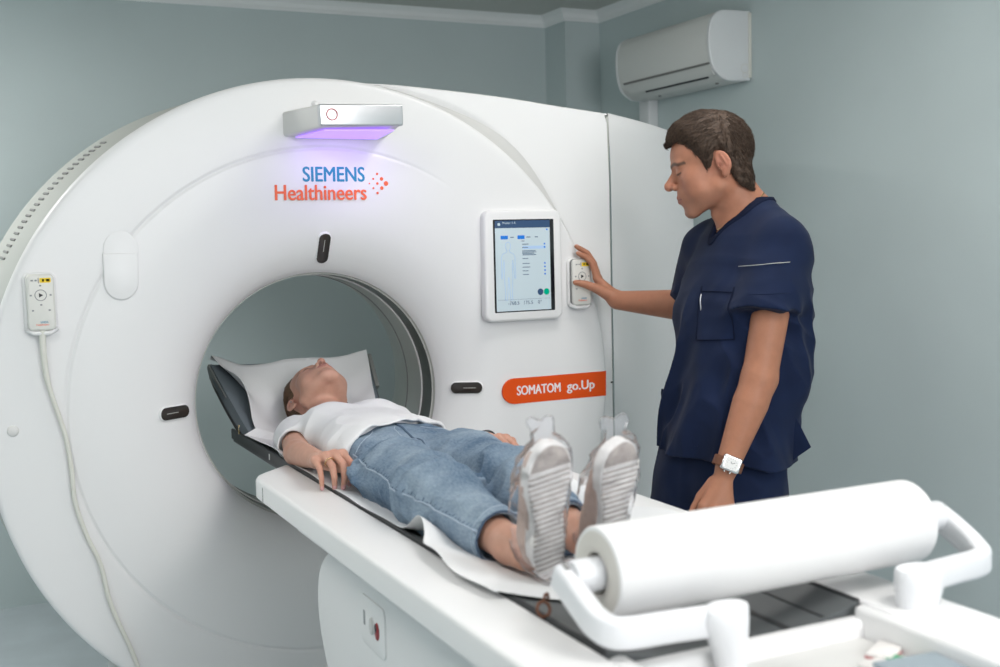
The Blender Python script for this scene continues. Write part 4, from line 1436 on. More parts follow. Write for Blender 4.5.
def strands(name, V, F, N, n, flow, length, mat, parent, seed=3, width=.0011, lift=.002, sag=None, keep=None, segs=4, root=-.002):
    """fine hair locks lying on a surface, following a flow field"""
    rs = np.random.RandomState(seed)
    C = V[F].mean(1)
    A = np.linalg.norm(np.cross(V[F[:, 2]]-V[F[:, 0]], V[F[:, 3]]-V[F[:, 1]]), axis=1)
    if keep is not None: A = A*keep(C)
    idx = rs.choice(len(F), n, p=A/A.sum())
    VV, FF = [], []
    nn = N[F].mean(1); nn /= np.linalg.norm(nn, axis=1, keepdims=True)
    from mathutils.kdtree import KDTree
    kd = KDTree(len(V))
    for i, v in enumerate(V): kd.insert(v, i)
    kd.balance()
    for i in idx:
        p = C[i]+rs.normal(0, .001, 3); N0 = nn[i]
        L = length(C[i])*(.7+.6*rs.rand())
        jit = rs.normal(0, .16, 3)
        w = width*(.6+.8*rs.rand())
        lf = lift*(.3+1.2*rs.rand())
        P = []
        q = p.copy()
        for k in range(segs+1):
            t = k/segs
            P.append(q+N0*(root+(lf-root)*t))
            f = flow(q)+jit
            co, j, dist = kd.find(q)
            N0 = N[j]
            f = f-N0*(f@N0)
            f /= np.linalg.norm(f)+1e-9
            q = np.array(co)*.6+q*.4+f*L/segs
        b = len(VV)
        for k, c in enumerate(P):
            t = P[min(k+1, segs)]-P[max(k-1, 0)]
            s = np.cross(t, N0); s /= np.linalg.norm(s)+1e-9
            ww = w*(1-.75*(k/segs)**2)
            VV += [c+s*ww, c-s*ww, c+N0*ww*.7]
        for k in range(segs):
            for a, c2 in ((0, 2), (2, 1), (1, 0)):
                FF.append((b+3*k+a, b+3*k+c2, b+3*k+3+c2, b+3*k+3+a))
    return VV, FF

def vnormals(V, F):
    n = np.cross(V[F[:, 2]]-V[F[:, 0]], V[F[:, 3]]-V[F[:, 1]])
    N = np.zeros_like(V)
    for k in range(4):
        for c in range(3):
            N[:, c] += np.bincount(F[:, k], weights=n[:, c], minlength=len(V))
    return N/(np.linalg.norm(N, axis=1, keepdims=True)+1e-12)

# ================================================================ the man in navy scrubs
man = thing('person', 'person standing in navy scrubs with short brown hair and a watch, touching the scanner', 'person', (.93, -.77, 0))
MR, MO = head_frame((.906, -.720, 1.621), (-.80, .60, -.27), (-.15, .11, 1))
MS = 1.075
MSV = MS*vec(1, 1.07, .985)
def m_loc(p): return ((p-MO)@MR)/MSV
def m_wld(q): return (np.asarray(q, float)*MSV)@MR.T+MO
NB = vec(.985, -.762, 1.475)             # neck base
neck_l = m_loc(NB[None])[0]
# joints: near (left) arm hangs, far (right) arm reaches to the remote
LS, LE, LW = vec(.945, -.930, 1.400), vec(.838, -.975, 1.085), vec(.738, -.975, .878)
RS_, RE, RW = vec(.965, -.585, 1.405), vec(1.055, -.405, 1.232), vec(.897, -.225, 1.250)
HL = dict(wrist=(0.731, -0.976, 0.864), dorsal=(-.35, -.93, .1), pr=.0150, r=(.0108, .0096, .0086, .0070),
          fingers=[[(0.668, -0.972, 0.789), (0.651, -0.968, 0.752), (0.648, -0.962, 0.728), (0.651, -0.957, 0.709)],
                   [(0.686, -0.990, 0.784), (0.672, -0.990, 0.740), (0.672, -0.984, 0.714), (0.677, -0.977, 0.694)],
                   [(0.706, -0.998, 0.784), (0.696, -1.000, 0.744), (0.697, -0.994, 0.719), (0.702, -0.987, 0.700)],
                   [(0.726, -1.000, 0.792), (0.720, -1.004, 0.759), (0.721, -0.999, 0.740), (0.725, -0.993, 0.724)]],
          thumb=[(0.708, -0.958, 0.840), (0.682, -0.945, 0.804), (0.664, -0.942, 0.780), (0.651, -0.942, 0.758)])
HR = dict(wrist=(.893, -.218, 1.255), dorsal=(.9, -.3, .3), pr=.0180, ts=1.22, r=(.0112, .0100, .0090, .0074),
          fingers=[[(.856, -.172, 1.318), (.846, -.165, 1.362), (.829, -.157, 1.383), (.803, -.152, 1.396)],
                   [(.866, -.160, 1.312), (.858, -.152, 1.363), (.840, -.143, 1.396), (.806, -.138, 1.417)],
                   [(.880, -.150, 1.300), (.872, -.138, 1.348), (.856, -.130, 1.380), (.832, -.127, 1.400)],
                   [(.893, -.148, 1.283), (.890, -.132, 1.318), (.880, -.125, 1.342), (.866, -.122, 1.362)]],
          thumb=[(.868, -.212, 1.270), (.838, -.200, 1.288), (.806, -.184, 1.302), (.779, -.174, 1.308)])
def m_body(p):
    d = head_sdf(m_loc(p), True, neck_l)*MS
    # trunk and legs under the clothes
    t = d_loft(p, 2, [(.70, .875, -.77, .10, .165), (.95, .905, -.77, .115, .165), (1.20, .945, -.77, .115, .17), (1.36, .968, -.765, .09, .17), (1.44, .978, -.765, .062, .12), (1.50, .985, -.765, .045, .06), (1.53, .985, -.765, .03, .03)])
    d = su(d, t, .03)
    d = su(d, d_cap(p, (.955, -.765, 1.38), (.940, -.752, 1.440), .070, .044), .04)
    for s, e, w, h in ((LS, LE, LW, HL), (RS_, RE, RW, HR)):
        d = su(d, d_cap(p, s, s+(e-s)*.98, .050, .043), .03)
        m = e+(w-e)*.28
        d = su(d, np.minimum(d_cap(p, e, m, .0425, .0445), d_cap(p, m, w, .0445, .0285)), .018)
        d = su(d, hand_sdf(p, h), .014)
    return d
def m_color(V):
    c = np.tile(vec(.405, .178, .105), (len(V), 1))
    q = m_loc(V)
    hc = head_color(q, True)
    w = np.clip((q[:, 2]+.16)/.05, 0, 1)[:, None]*(np.linalg.norm(q, axis=1) < .25)[:, None]
    c = c*(1-w)+hc*w
    nw = np.maximum(nail_w(V, HL), nail_w(V, HR))[:, None]
    c = c*(1-.8*nw)+vec(.60, .36, .30)*.8*nw
    for H in (HL, HR):
        for f in H['fingers']:
            for j in (0, 1):
                k = np.exp(-(np.linalg.norm(V-vec(*f[j]), axis=1)/.014)**2)[:, None]*.25
                c = c*(1-k)+vec(.42, .17, .12)*k
    return c
# fine voxels where skin shows, coarse under the clothes, all one mesh
mb = m_body
V1, F1 = build(mb, (.62, -1.04, .66), (1.16, -.10, 1.80), .0023, 1, .45)
o = mesh_obj('body', V1, F1, 'skin', man, cols=m_color(V1))
m_bodyV = (V1, F1)

# --- hair
def m_zlow(y):
    return np.interp(y, [-.13, -.100, -.088, -.070, -.055, -.043, -.030, -.024, -.012, .004, .014, .021, .027, .040, .056, .09],
                        [.082, .082, .084, .086, .074, .048, .020, -.002, .004, .034, .036, .004, -.034, -.060, -.077, -.086])
def m_hair(q):
    y, z = q[:, 1], q[:, 2]
    th = np.clip((z-m_zlow(y))/.055, 0, 1)
    bk = np.clip((y+.05)/.09, 0, 1)
    d = d_ell(q, (0, -.002, .046), (.0740, .0890, .0900))-(.0012+(.0155-.0095*bk)*th**.8)
    d = su(d, d_cap(np.stack([np.abs(q[:, 0]), y, z], 1), (0, -.062, .108), (.034, -.055, .102), .022, .020), .02)
    d = su(d, np.minimum(d_cap(q, (-.028, -.076, .097), (.028, -.076, .097), .0140), d_cap(q, (-.018, -.088, .089), (.020, -.088, .089), .0075)), .012)
    d = su(d, d_ell(np.stack([np.abs(q[:, 0]), y, z], 1), (.033, .046, -.032), (.034, .0275, .060)), .02)
    cut = (m_zlow(y)-z)*.75
    d = np.maximum(d, cut)
    # keep the ears clear
    p = np.stack([np.abs(q[:, 0]), y, z], 1)
    d = ss(d, d_ell(p, (.086, .010, .004), (.020, .026, .036)), .004)
    return d-.0016*vnoise(q, (170, 60, 170))
f = lambda p: m_hair(m_loc(p))*MS
Vh, Fh = build(f, MO-.22, MO+.22, .0026, 1, .4)
Nh = vnormals(Vh, Fh)
crown = m_wld((.012, .050, .135))
def m_flow(p):
    q = m_loc(p[None])[0]
    if q[1] < .03 and q[2] > .06:
        f = vec(q[0]*2.2-.15*0, -1.0, -.25)            # brushed forward over the forehead
    elif q[1] < .04:
        f = vec(q[0]*1.0, -.35, -1.0)
    else:
        f = vec(q[0]*1.2, .35, -1.0)
    return MR@f
VV, FF = strands('hair', Vh, Fh, Nh, 4200, m_flow, lambda p: .034 if m_loc(p[None])[0][2] > .03 else .026, None, None, 5, .00095, .0028, segs=4,
                 keep=lambda C: np.where((m_loc(C)[:, 2] < .05) & (m_loc(C)[:, 1] < .03), .25, 1.0))
Vt, Ft = merge([(list(Vh), [tuple(a) for a in Fh]), (VV, FF)])
mesh_obj('hair', Vt, Ft, 'hair_dark', man, label='short dark brown hair, longer at the nape')

# --- scrub top
TROWS = [(.800, .888, -.776, .158, .215), (.86, .880, -.772, .145, .212), (.925, .888, -.770, .145, .210), (1.005, .901, -.768, .139, .208), (1.084, .927, -.772, .153, .208),
         (1.189, .938, -.772, .147, .203), (1.294, .951, -.770, .134, .200), (1.374, .966, -.768, .118, .200), (1.44, .972, -.766, .094, .178), (1.49, .980, -.765, .066, .120), (1.535, .985, -.765, .048, .060)]
LSE = vec(.872, -.956, 1.262)
RSE = vec(1.020, -.475, 1.275)
def t_shape(p, off=0.0):
    d = d_loft(p, 2, TROWS)
    sl = d_cap(p, LS+vec(.02, .02, .0), LSE+vec(-.004, 0, -.03), .070, .073)
    sr = d_cap(p, RS_, RSE+vec(.01, .03, -.01), .068, .070)
    ax = vec(-.10, -.06, -1); ax /= np.linalg.norm(ax)
    sl = np.maximum(sl, (p-LSE)@ax)
    ar = (RSE-RS_); ar /= np.linalg.norm(ar)
    sr = np.maximum(sr, (p-RSE)@ar)
    d = su(d, sl, .035); d = su(d, sr, .035)
    d = su(d, d_cap(p, (.975, -.86, 1.455), (.955, -.915, 1.435), .045, .050), .03)
    d = su(d, d_cap(p, (.985, -.68, 1.455), (.975, -.62, 1.435), .045, .050), .03)
    return d, (p-LSE)@ax, (p-RSE)@ar
def m_top(p):
    d, cl, c_r = t_shape(p)
    z = p[:, 2]; lat = p[:, 0]*.593+p[:, 1]*.805
    # folds: long slanting drapes from the shoulder to the waist, gathers over the hip
    low = np.clip((1.36-z)/.3, 0, 1)
    q = np.stack([p[:, 0]+.35*(z-1.1), p[:, 1]+.25*(z-1.1), z], 1)
    d = d-folds(q, (9, 11, 1.9), .0150, 3.1)*low-folds(q, (17, 21, 3.6), .0075, 8.7)*low
    q2 = np.stack([p[:, 0], p[:, 1], z+.5*p[:, 0]], 1)
    d = d-folds(q2, (5, 5, 15), .0095, 1.3)*np.clip(1-np.abs(z-1.26)/.16, 0, 1)
    # crease where the cloth hangs off the back
    d = d+.010*np.exp(-((z-.985-.3*(p[:, 0]-1.0))/.022)**2)*np.clip((p[:, 0]-.98)/.05, 0, 1)
    # open hem and sleeve ends
    inner = d+.0065
    hz = .853-.03*np.clip((p[:, 0]-.85)/.1, -.6, 0)
    hollow = np.maximum(inner, z-(hz+.05))
    d = np.maximum(d, hz-z)
    d = np.maximum(d, -hollow)
    hl = np.maximum(np.maximum(d_cap(p, LS, LSE+(LSE-LS)*.3, .064, .067), -cl-.035), -(cl-.3))
    d = np.maximum(d, -hl)
    hr = np.maximum(d_cap(p, RS_, RSE+(RSE-RS_)*.3, .061, .063), -c_r-.03)
    d = np.maximum(d, -hr)
    # V neck
    nk = d_cap(p, (1.005, -.762, 1.60), (.960, -.755, 1.515), .066, .064)
    nk = su(nk, d_cap(p, (.955, -.754, 1.530), (.866, -.735, 1.432), .058, .004), .02)
    return np.maximum(d, -nk)
Vt, Ft = build(m_top, (.66, -1.08, .82), (1.20, -.34, 1.60), .0034, 2, .45)
top = mesh_obj('scrub_top', Vt, Ft, 'scrub', man)
tb = bvh_of([top])
# pocket, sleeve pocket, piping, sleeve cuff band, side seam
din = (1, .22, 0)
U, Vv = (-.05, -1, 0), (0, 0, 1)
pk = patch('chest_pocket', tb, (.80, -.80, 1.235), (.15, -1, 0), (0, 0, 1), (1, .35, 0), [(-.014, -.062), (.103, -.055), (.098, .075), (-.018, .075)], 'scrub', top, .0016, .003, 16)
for e0, e1 in (((-.016, .062), (.099, .062)), ((-.014, -.062), (.103, -.055)), ((-.014, -.062), (-.018, .075)), ((.103, -.055), (.098, .075))):
    P = [vec(.80, -.80, 1.235)+vec(.15, -1, 0)*a+vec(0, 0, 1)*b for a, b in (e0, ((e0[0]+e1[0])/2, (e0[1]+e1[1])/2), e1)]
    V, F = seam_line(tb, P, (1, .35, 0), .0012, .0030, 6)
    mesh_obj('pocket_stitching', V, F, 'scrub_seam', pk)
# zip pull hanging at the pocket mouth
h, n = project(tb, (.55, -.80, 1.275), (1, .1, 0))
zp = h if h else Vector((.80, -.79, 1.275))
zp = Vector((zp.x-.002, -.792, 1.277))
tube_obj('zip_pull', [(zp.x, zp.y, zp.z+.014), (zp.x-.003, zp.y, zp.z), (zp.x-.003, zp.y-.001, zp.z-.016), (zp.x-.001, zp.y-.001, zp.z-.030)], [.0012, .0018, .0016, .0024], 'silver', top, 8, 4)
sp = patch('sleeve_pocket', tb, (.895, -1.02, 1.345), (.88, -.47, 0), (0, 0, 1), (.45, .9, 0), [(-.097, -.050), (.008, -.048), (.010, .042), (-.099, .032)], 'scrub', top, .0018, .003, 14)
P = [vec(.895, -1.02, 1.345)+vec(.88, -.47, 0)*a+vec(0, 0, 1)*b for a, b in ((-.098, .015), (-.044, .020), (.008, .024))]
V, F = seam_line(tb, P, (.45, .9, 0), .0010, .0050, 8)
mesh_obj('white_piping', V, F, 'drum', sp, label='white piping on the sleeve pocket')
# shoulder seam
P = [(.985, -.86, 1.60), (.968, -.90, 1.60), (.945, -.935, 1.60), (.92, -.955, 1.60)]
def ring_tube(c, axis, r1, r2, rt, name, mat, parent, a0=0, a1=2*PI, n=48):
    axis = vec(*axis); axis /= np.linalg.norm(axis)
    a = np.cross(axis, vec(0, 0, 1) if abs(axis[2]) < .9 else vec(1, 0, 0)); a /= np.linalg.norm(a); b = np.cross(axis, a)
    P = [vec(*c)+r1*math.cos(w)*a+r2*math.sin(w)*b for w in np.linspace(a0, a1, n)]
    V, F = tube(P, rt, 8)
    return mesh_obj(name, V, F, mat, parent, auto=60)
# neck band and sleeve hem bands follow the garment
def neck_cut(p):
    nk = d_cap(p, (1.005, -.762, 1.60), (.960, -.755, 1.515), .066, .064)
    return su(nk, d_cap(p, (.955, -.754, 1.530), (.866, -.735, 1.432), .058, .004), .02)
def nb_f(p):
    d, _, _ = t_shape(p)
    nk = neck_cut(p)
    return np.maximum(np.abs(d+.0015)-.0045, np.maximum(-nk-.0035, nk-.013))
Vn, Fn = build(nb_f, (.80, -.90, 1.40), (1.08, -.62, 1.60), .0021, 1, .4)
mesh_obj('neck_band', Vn, Fn, 'scrub_seam', top)
def sh_f(p):
    d, cl, cr_ = t_shape(p)
    return np.maximum(np.abs(d+.001)-.0042, np.maximum(cl-.001, -cl-.021))
Vn, Fn = build(sh_f, (.76, -1.06, 1.22), (1.0, -.86, 1.32), .0023, 1, .4)
mesh_obj('sleeve_hem', Vn, Fn, 'scrub', top)
# back hem flap with a side slit
pts = [(.975, -.935, .992), (1.010, -.962, .900), (.938, -.940, .842), (.900, -.930, .91)]
V = []
n = 10
for j in range(n+1):
    for i in range(n+1):
        s, t = i/n, j/n
        q = vec(*pts[3])*(1-s)*(1-t)+vec(*pts[0])*s*(1-t)+vec(*pts[1])*s*t+vec(*pts[2])*(1-s)*t
        q = q+vec(.593, .805, 0)*(.012*math.sin(s*PI*1.4)-.02*(s-.5)*(1-t))
        V.append(q)
F = [(j*(n+1)+i, j*(n+1)+i+1, (j+1)*(n+1)+i+1, (j+1)*(n+1)+i) for j in range(n) for i in range(n)]
V, F = thicken(V, F, .005)
fix_normals(mesh_obj('back_hem_flap', V, F, 'scrub', top, auto=50))

# --- trousers
def m_trs(p):
    d = d_loft(p, 2, [(.70, .868, -.77, .120, .190), (.80, .880, -.772, .132, .196), (.88, .893, -.772, .130, .195), (.98, .91, -.77, .118, .18)])
    for sy in (-.86, -.68):
        leg = np.minimum(d_cap(p, (.872, sy, .76), (.862, sy, .48), .105, .088), d_cap(p, (.862, sy, .48), (.895, sy, .05), .088, .078))
        d = su(d, leg, .03)
    # thigh of the far leg slightly forward
    d = su(d, d_cap(p, (.835, -.69, .86), (.80, -.66, .62), .075, .085), .05)
    z = p[:, 2]
    d = d-folds(np.stack([p[:, 0]+.5*z, p[:, 1], z-.4*p[:, 0]], 1), (10, 9, 9), .0045, 5.0)-folds(p, (20, 20, 12), .002, 2.0)
    return np.maximum(d, .03-z)
Vt, Ft = build(m_trs, (.66, -1.02, .02), (1.08, -.52, 1.0), .0055, 2, .5)
tr = mesh_obj('trousers', Vt, Ft, 'scrub', man)
# --- shoes on the floor behind the table
for sy in (-.86, -.68):
    def shoe(p):
        d = d_loft(p, 0, [(.66, sy, .035, .018, .018), (.69, sy, .042, .040, .034), (.76, sy, .05, .048, .048), (.84, sy, .06, .045, .058), (.92, sy, .06, .040, .058), (.965, sy, .05, .030, .045)])
        return np.maximum(d, .003-p[:, 2])
    Vs, Fs = build(shoe, (.63, sy-.07, -.01), (1.0, sy+.07, .14), .005, 1)
    mesh_obj('shoe', Vs, Fs, 'white', man)

# --- watch on the left wrist
wc = LW+(LE-LW)*.03+vec(0, 0, 0)
wa = (LE-LW)/np.linalg.norm(LE-LW)
out = vec(-.50, -.86, -.05); out = out-wa*(out@wa); out /= np.linalg.norm(out)
side = np.cross(wa, out)
wt = thing('watch', 'x', 'watch') if 0 else None
P = [wc+(.0335*math.cos(w)*out+.0350*math.sin(w)*side) for w in np.linspace(0, 2*PI, 41)]
VV, FF = [], []
for i, c in enumerate(P):
    r = (c-wc)/np.linalg.norm(c-wc)
    for a, b in ((-.012, 0), (.012, 0), (.012, .0025), (-.012, .0025)): VV.append(c+wa*a+r*b)
for i in range(40):
    for k in range(4): FF.append((4*i+k, 4*i+(k+1) % 4, 4*i+4+(k+1) % 4, 4*i+4+k))
ws = fix_normals(mesh_obj('watch', VV, FF, 'leather', man, auto=40, label='steel rectangular watch on a brown leather strap'))
xf = frame(wc+out*.0335, tuple(side), tuple(wa))
if (xf.to_3x3() @ Vector((0, 0, 1))).dot(Vector(out)) < 0: xf = frame(wc+out*.0335, tuple(-side), tuple(wa))
cs = prism_obj('case', rounded_rect(.046, .039, .006, 4), -.006, .0085, 'steel', ws, bev=.003, xf=xf)
prism_obj('dial', rounded_rect(.034, .028, .003, 4), .008, .0092, 'dial', ws, xf=xf, smooth=False)
for a, L in ((.6, .008), (2.3, .006)):
    bm = bmesh.new(); add_box(bm, (0, -.0005, .0091), (L, .0005, .0098), 0, 1, xf @ Matrix.Rotation(a, 4, 'Z')); bm_obj('hand', bm, 'black_ink', ws, smooth=False)
for k in range(12):
    a = 2*PI*k/12
    bm = bmesh.new(); add_box(bm, (.0105, -.0004, .0091), (.0125, .0004, .0096), 0, 1, xf @ Matrix.Rotation(a, 4, 'Z')); bm_obj('hour_mark', bm, 'black_ink', ws, smooth=False)
for u in (-.010, .004):
    V, F = revolve([(0, .004), (.0022, .004), (.0026, .003), (.0026, 0), (0, 0)], (0, 0, 0), 'z', 12)
    m = xf @ Matrix.Translation((u, -.0195, .002)) @ Matrix.Rotation(PI/2, 4, 'X')
    fix_normals(mesh_obj('crown', [m @ Vector(v) for v in V], F, 'steel', ws))
# --- fine gold chain at the nape
P = []
for w in np.linspace(-2.2, 2.2, 40):
    pass
nd = (m_wld(neck_l)-m_wld((0, .022, -.045))); nd /= np.linalg.norm(nd)
cc = m_wld((0, .022, -.045))+nd*.080
bn = bvh_of([o])
P = []
for w in np.linspace(0, 2*PI, 60):
    a = np.cross(nd, vec(0, 1, 0)); a /= np.linalg.norm(a); b = np.cross(nd, a)
    dr = a*math.cos(w)+b*math.sin(w)
    tilt = -.018*(dr@vec(-.8, .6, 0))
    h, n = project(bn, cc+nd*0+dr*.16+vec(0, 0, -.0)+nd*(-tilt), -dr, .16)
    if h is not None: P.append(np.array(h)+np.array(n)*.0008)
V, F = tube(P+[P[0]], .0014, 6)
mesh_obj('neck_chain', V, F, 'gold', man, label='thin gold neck chain')

# ================================================================ the woman lying on the table
wom = thing('person', 'person lying face up on the scanner table in a white T-shirt and blue jeans', 'person', (.0, -.75, .88))
PR, PO = head_frame((.023, .050, .982), (.10, .03, .995), (-.02, 1.0, 0))
PSV = 1.03*vec(1, 1, 1)
def p_loc(p): return ((p-PO)@PR)/PSV
def p_wld(q): return (np.asarray(q, float)*PSV)@PR.T+PO
PN = vec(.008, -.135, .938)
pneck_l = p_loc(PN[None])[0]
WRS, WRE, WRW = vec(-.132, -.225, .926), vec(-.188, -.455, .926), vec(-.198, -.672, .946)
WLS, WLE, WLW = vec(.160, -.235, .922), vec(.228, -.470, .908), vec(.222, -.700, .950)
HWR = dict(wrist=(-.211, -.690, .946), dorsal=(0, -.5, .87), pr=.0115, r=(.0088, .0079, .0071, .0056),
           fingers=[[(-.170, -.774, .972), (-.163, -.806, .957), (-.163, -.812, .930), (-.168, -.806, .908)],
                    [(-.191, -.777, .974), (-.184, -.815, .958), (-.183, -.823, .929), (-.186, -.818, .905)],
                    [(-.212, -.775, .971), (-.207, -.810, .955), (-.206, -.820, .930), (-.206, -.818, .907)],
                    [(-.232, -.767, .963), (-.231, -.795, .948), (-.231, -.806, .926), (-.231, -.806, .905)]],
           thumb=[(-.186, -.715, .940), (-.160, -.745, .935), (-.150, -.772, .926), (-.146, -.795, .916)])
HWL = dict(wrist=(.224, -.705, .952), dorsal=(0, -.4, .9), pr=.0115, r=(.0088, .0079, .0071, .0058),
           fingers=[[(.196, -.780, .970), (.196, -.815, .962), (.198, -.832, .946), (.200, -.842, .928)],
                    [(.216, -.783, .972), (.216, -.822, .962), (.218, -.838, .944), (.219, -.846, .925)],
                    [(.236, -.780, .968), (.238, -.815, .957), (.239, -.830, .939), (.239, -.838, .922)],
                    [(.255, -.770, .958), (.258, -.797, .946), (.259, -.810, .930), (.258, -.817, .916)]],
           thumb=[(.200, -.725, .940), (.180, -.755, .936), (.172, -.780, .930), (.170, -.800, .922)])
AR, AL = vec(-.108, -1.495, .921), vec(.024, -1.500, .924)     # ankles
HR_, HL_ = vec(-.103, -1.545, .918), vec(.016, -1.545, .918)   # heels
def p_body(p):
    d = head_sdf(p_loc(p), False, pneck_l)*1.03
    t = d_loft(p, 1, [(-.72, -.0, .945, .110, .055), (-.62, -.0, .945, .110, .058), (-.36, .0, .938, .125, .056), (-.20, .004, .932, .125, .044), (-.13, .005, .934, .06, .036)])
    d = su(d, t, .03)
    d = su(d, d_cap(p, (-.085, -.195, .938), (.095, -.195, .938), .036), .03)
    for s, e, w, h in ((WRS, WRE, WRW, HWR), (WLS, WLE, WLW, HWL)):
        d = su(d, d_cap(p, s, e, .034, .029), .03)
        m = e+(w-e)*.3
        d = su(d, np.minimum(d_cap(p, e, m, .0295, .0310), d_cap(p, m, w, .0310, .0210)), .015)
        d = su(d, hand_sdf(p, h), .012)
    for a, k, hl in ((AR, vec(-.118, -1.20, .952), HR_), (AL, vec(.050, -1.18, .955), HL_)):
        d = np.minimum(d, np.minimum(d_cap(p, k+(a-k)*.5, k+(a-k)*.7, .037, .037), d_cap(p, k+(a-k)*.7, a, .037, .0295)))
        d = su(d, d_cap(p, a, hl, .033, .030), .015)
    return d
def p_color(V):
    c = np.tile(vec(.54, .30, .22), (len(V), 1))
    q = p_loc(V)
    hc = head_color(q, False)
    w = (np.linalg.norm(q, axis=1) < .17)[:, None]
    c = np.where(w, hc, c)
    nw = np.maximum(nail_w(V, HWR), nail_w(V, HWL))[:, None]
    c = c*(1-.85*nw)+vec(.66, .36, .37)*.85*nw
    for H in (HWR, HWL):
        for f in H['fingers']:
            for j in (0, 1, 2):
                k = np.exp(-(np.linalg.norm(V-vec(*f[j]), axis=1)/.012)**2)[:, None]*.30
                c = c*(1-k)+vec(.52, .20, .15)*k
    return c
Vp, Fp = build(p_body, (-.30, -1.60, .84), (.32, .26, 1.14), .0022, 1, .4)
pb = mesh_obj('body', Vp, Fp, 'skin', wom, cols=p_color(Vp))

# --- hair drawn back, ears free
def w_zlow(y):
    return np.interp(y, [-.13, -.10, -.085, -.066, -.050, -.034, -.022, -.010, .008, .022, .036, .06, .09],
                        [.085, .083, .084, .082, .070, .046, .020, .012, .034, .030, .000, -.030, -.040])
def w_hair(q):
    y, z = q[:, 1], q[:, 2]
    th = np.clip((z-w_zlow(y))/.04, 0, 1)
    d = d_ell(q, (0, -.002, .046), (.0737, .0902, .0852))-(.0008+.0075*th)
    p = np.stack([np.abs(q[:, 0]), y, z], 1)
    d = su(d, d_ell(p, (.030, .052, -.030), (.026, .024, .042)), .02)
    d = su(d, d_sph(q, (0, .085, .085), .030), .02)
    d = np.maximum(d, (w_zlow(y)-z)*.75)
    d = ss(d, d_ell(p, (.086, .012, .004), (.020, .024, .034)), .004)
    return d-.0010*vnoise(q, (210, 60, 210))
f = lambda p: w_hair(p_loc(p))*1.03
Vh, Fh = build(f, PO-.18, PO+.18, .0026, 1, .4)
Nh = vnormals(Vh, Fh)
def w_flow(p):
    q = p_loc(p[None])[0]
    return PR@vec(-.6*q[0]/.07, 1.0, .25 if q[2] < .05 else -.15)
VV, FF = strands('hair', Vh, Fh, Nh, 2200, w_flow, lambda p: .040, None, None, 9, .0009, .0016, segs=4)
Vt, Ft = merge([(list(Vh), [tuple(a) for a in Fh]), (VV, FF)])
mesh_obj('hair', Vt, Ft, 'hair_light', wom, label='light brown hair combed back')
for sx in (-1, 1):
    c = p_wld((sx*.0835, .004, -.016))
    V, F = revolve([(0, -.0028), (.002, -.002), (.0028, 0), (.002, .002), (0, .0028)], tuple(c), 'z', 14)
    mesh_obj('earring', V, F, 'gap', wom)

# --- T-shirt
SROWS = [(-.76, -.008, .945, .156, .073), (-.70, -.010, .948, .152, .073), (-.64, -.010, .950, .143, .072), (-.55, -.006, .950, .134, .069), (-.46, 0, .948, .138, .068), (-.38, .002, .945, .148, .070), (-.30, .004, .940, .152, .066),
         (-.24, .005, .934, .150, .056), (-.19, .005, .930, .115, .048), (-.15, .005, .930, .075, .040)]
RSL = vec(-.164, -.345, .927); LSL = vec(.195, -.335, .916)
def w_shirt(p):
    d = d_loft(p, 1, SROWS, 2.3)
    q = np.stack([np.abs(p[:, 0]-.002), p[:, 1], p[:, 2]], 1)
    d = su(d, d_ell(q, (.070, -.350, .970), (.060, .068, .050)), .035)
    d = su(d, d_cap(q, (.07, -.195, .938), (.116, -.215, .924), .043, .041), .03)
    ends = []
    for s, e in ((WRS, RSL), (WLS, LSL)):
        ax = (e-s)/np.linalg.norm(e-s)
        sl = d_cap(p, s+vec(0, .012, 0), e+ax*.03, .043, .0415)
        cut = (p-e)@ax
        d = su(d, np.maximum(sl, cut), .025)
        ends.append((s, e, ax, cut))
    q2 = np.stack([p[:, 0]+.5*p[:, 1], p[:, 1]-.3*p[:, 0], p[:, 2]], 1)
    d = d-folds(q2, (9, 17, 5), .0045, 4.4)-folds(np.stack([p[:, 0], p[:, 1]*1.0, p[:, 2]], 1), (24, 9, 8), .0028, 9.2)
    inner = d+.005
    for s, e, ax, cut in ends:
        hl = np.maximum(np.maximum(d_cap(p, s, e+ax*.06, .038, .0365), -cut-.03), cut-.1)
        d = np.maximum(d, -hl)
    hem = -.700+.085*(p[:, 0]+.02)/.15*.5-.02*np.clip((.97-p[:, 2])/.05, 0, 1)
    d = np.maximum(d, np.maximum(d, hem-p[:, 1]))
    d = np.maximum(d, -np.maximum(inner, p[:, 1]-hem-.025))
    # round neckline
    nk = d_cap(p, (.008, -.05, .972), (.004, -.205, .970), .060, .056)
    return np.maximum(d, -nk)
Vs, Fs = build(w_shirt, (-.28, -.76, .86), (.28, -.08, 1.08), .0030, 2, .45)
shirt = mesh_obj('t_shirt', Vs, Fs, 'tshirt', wom)

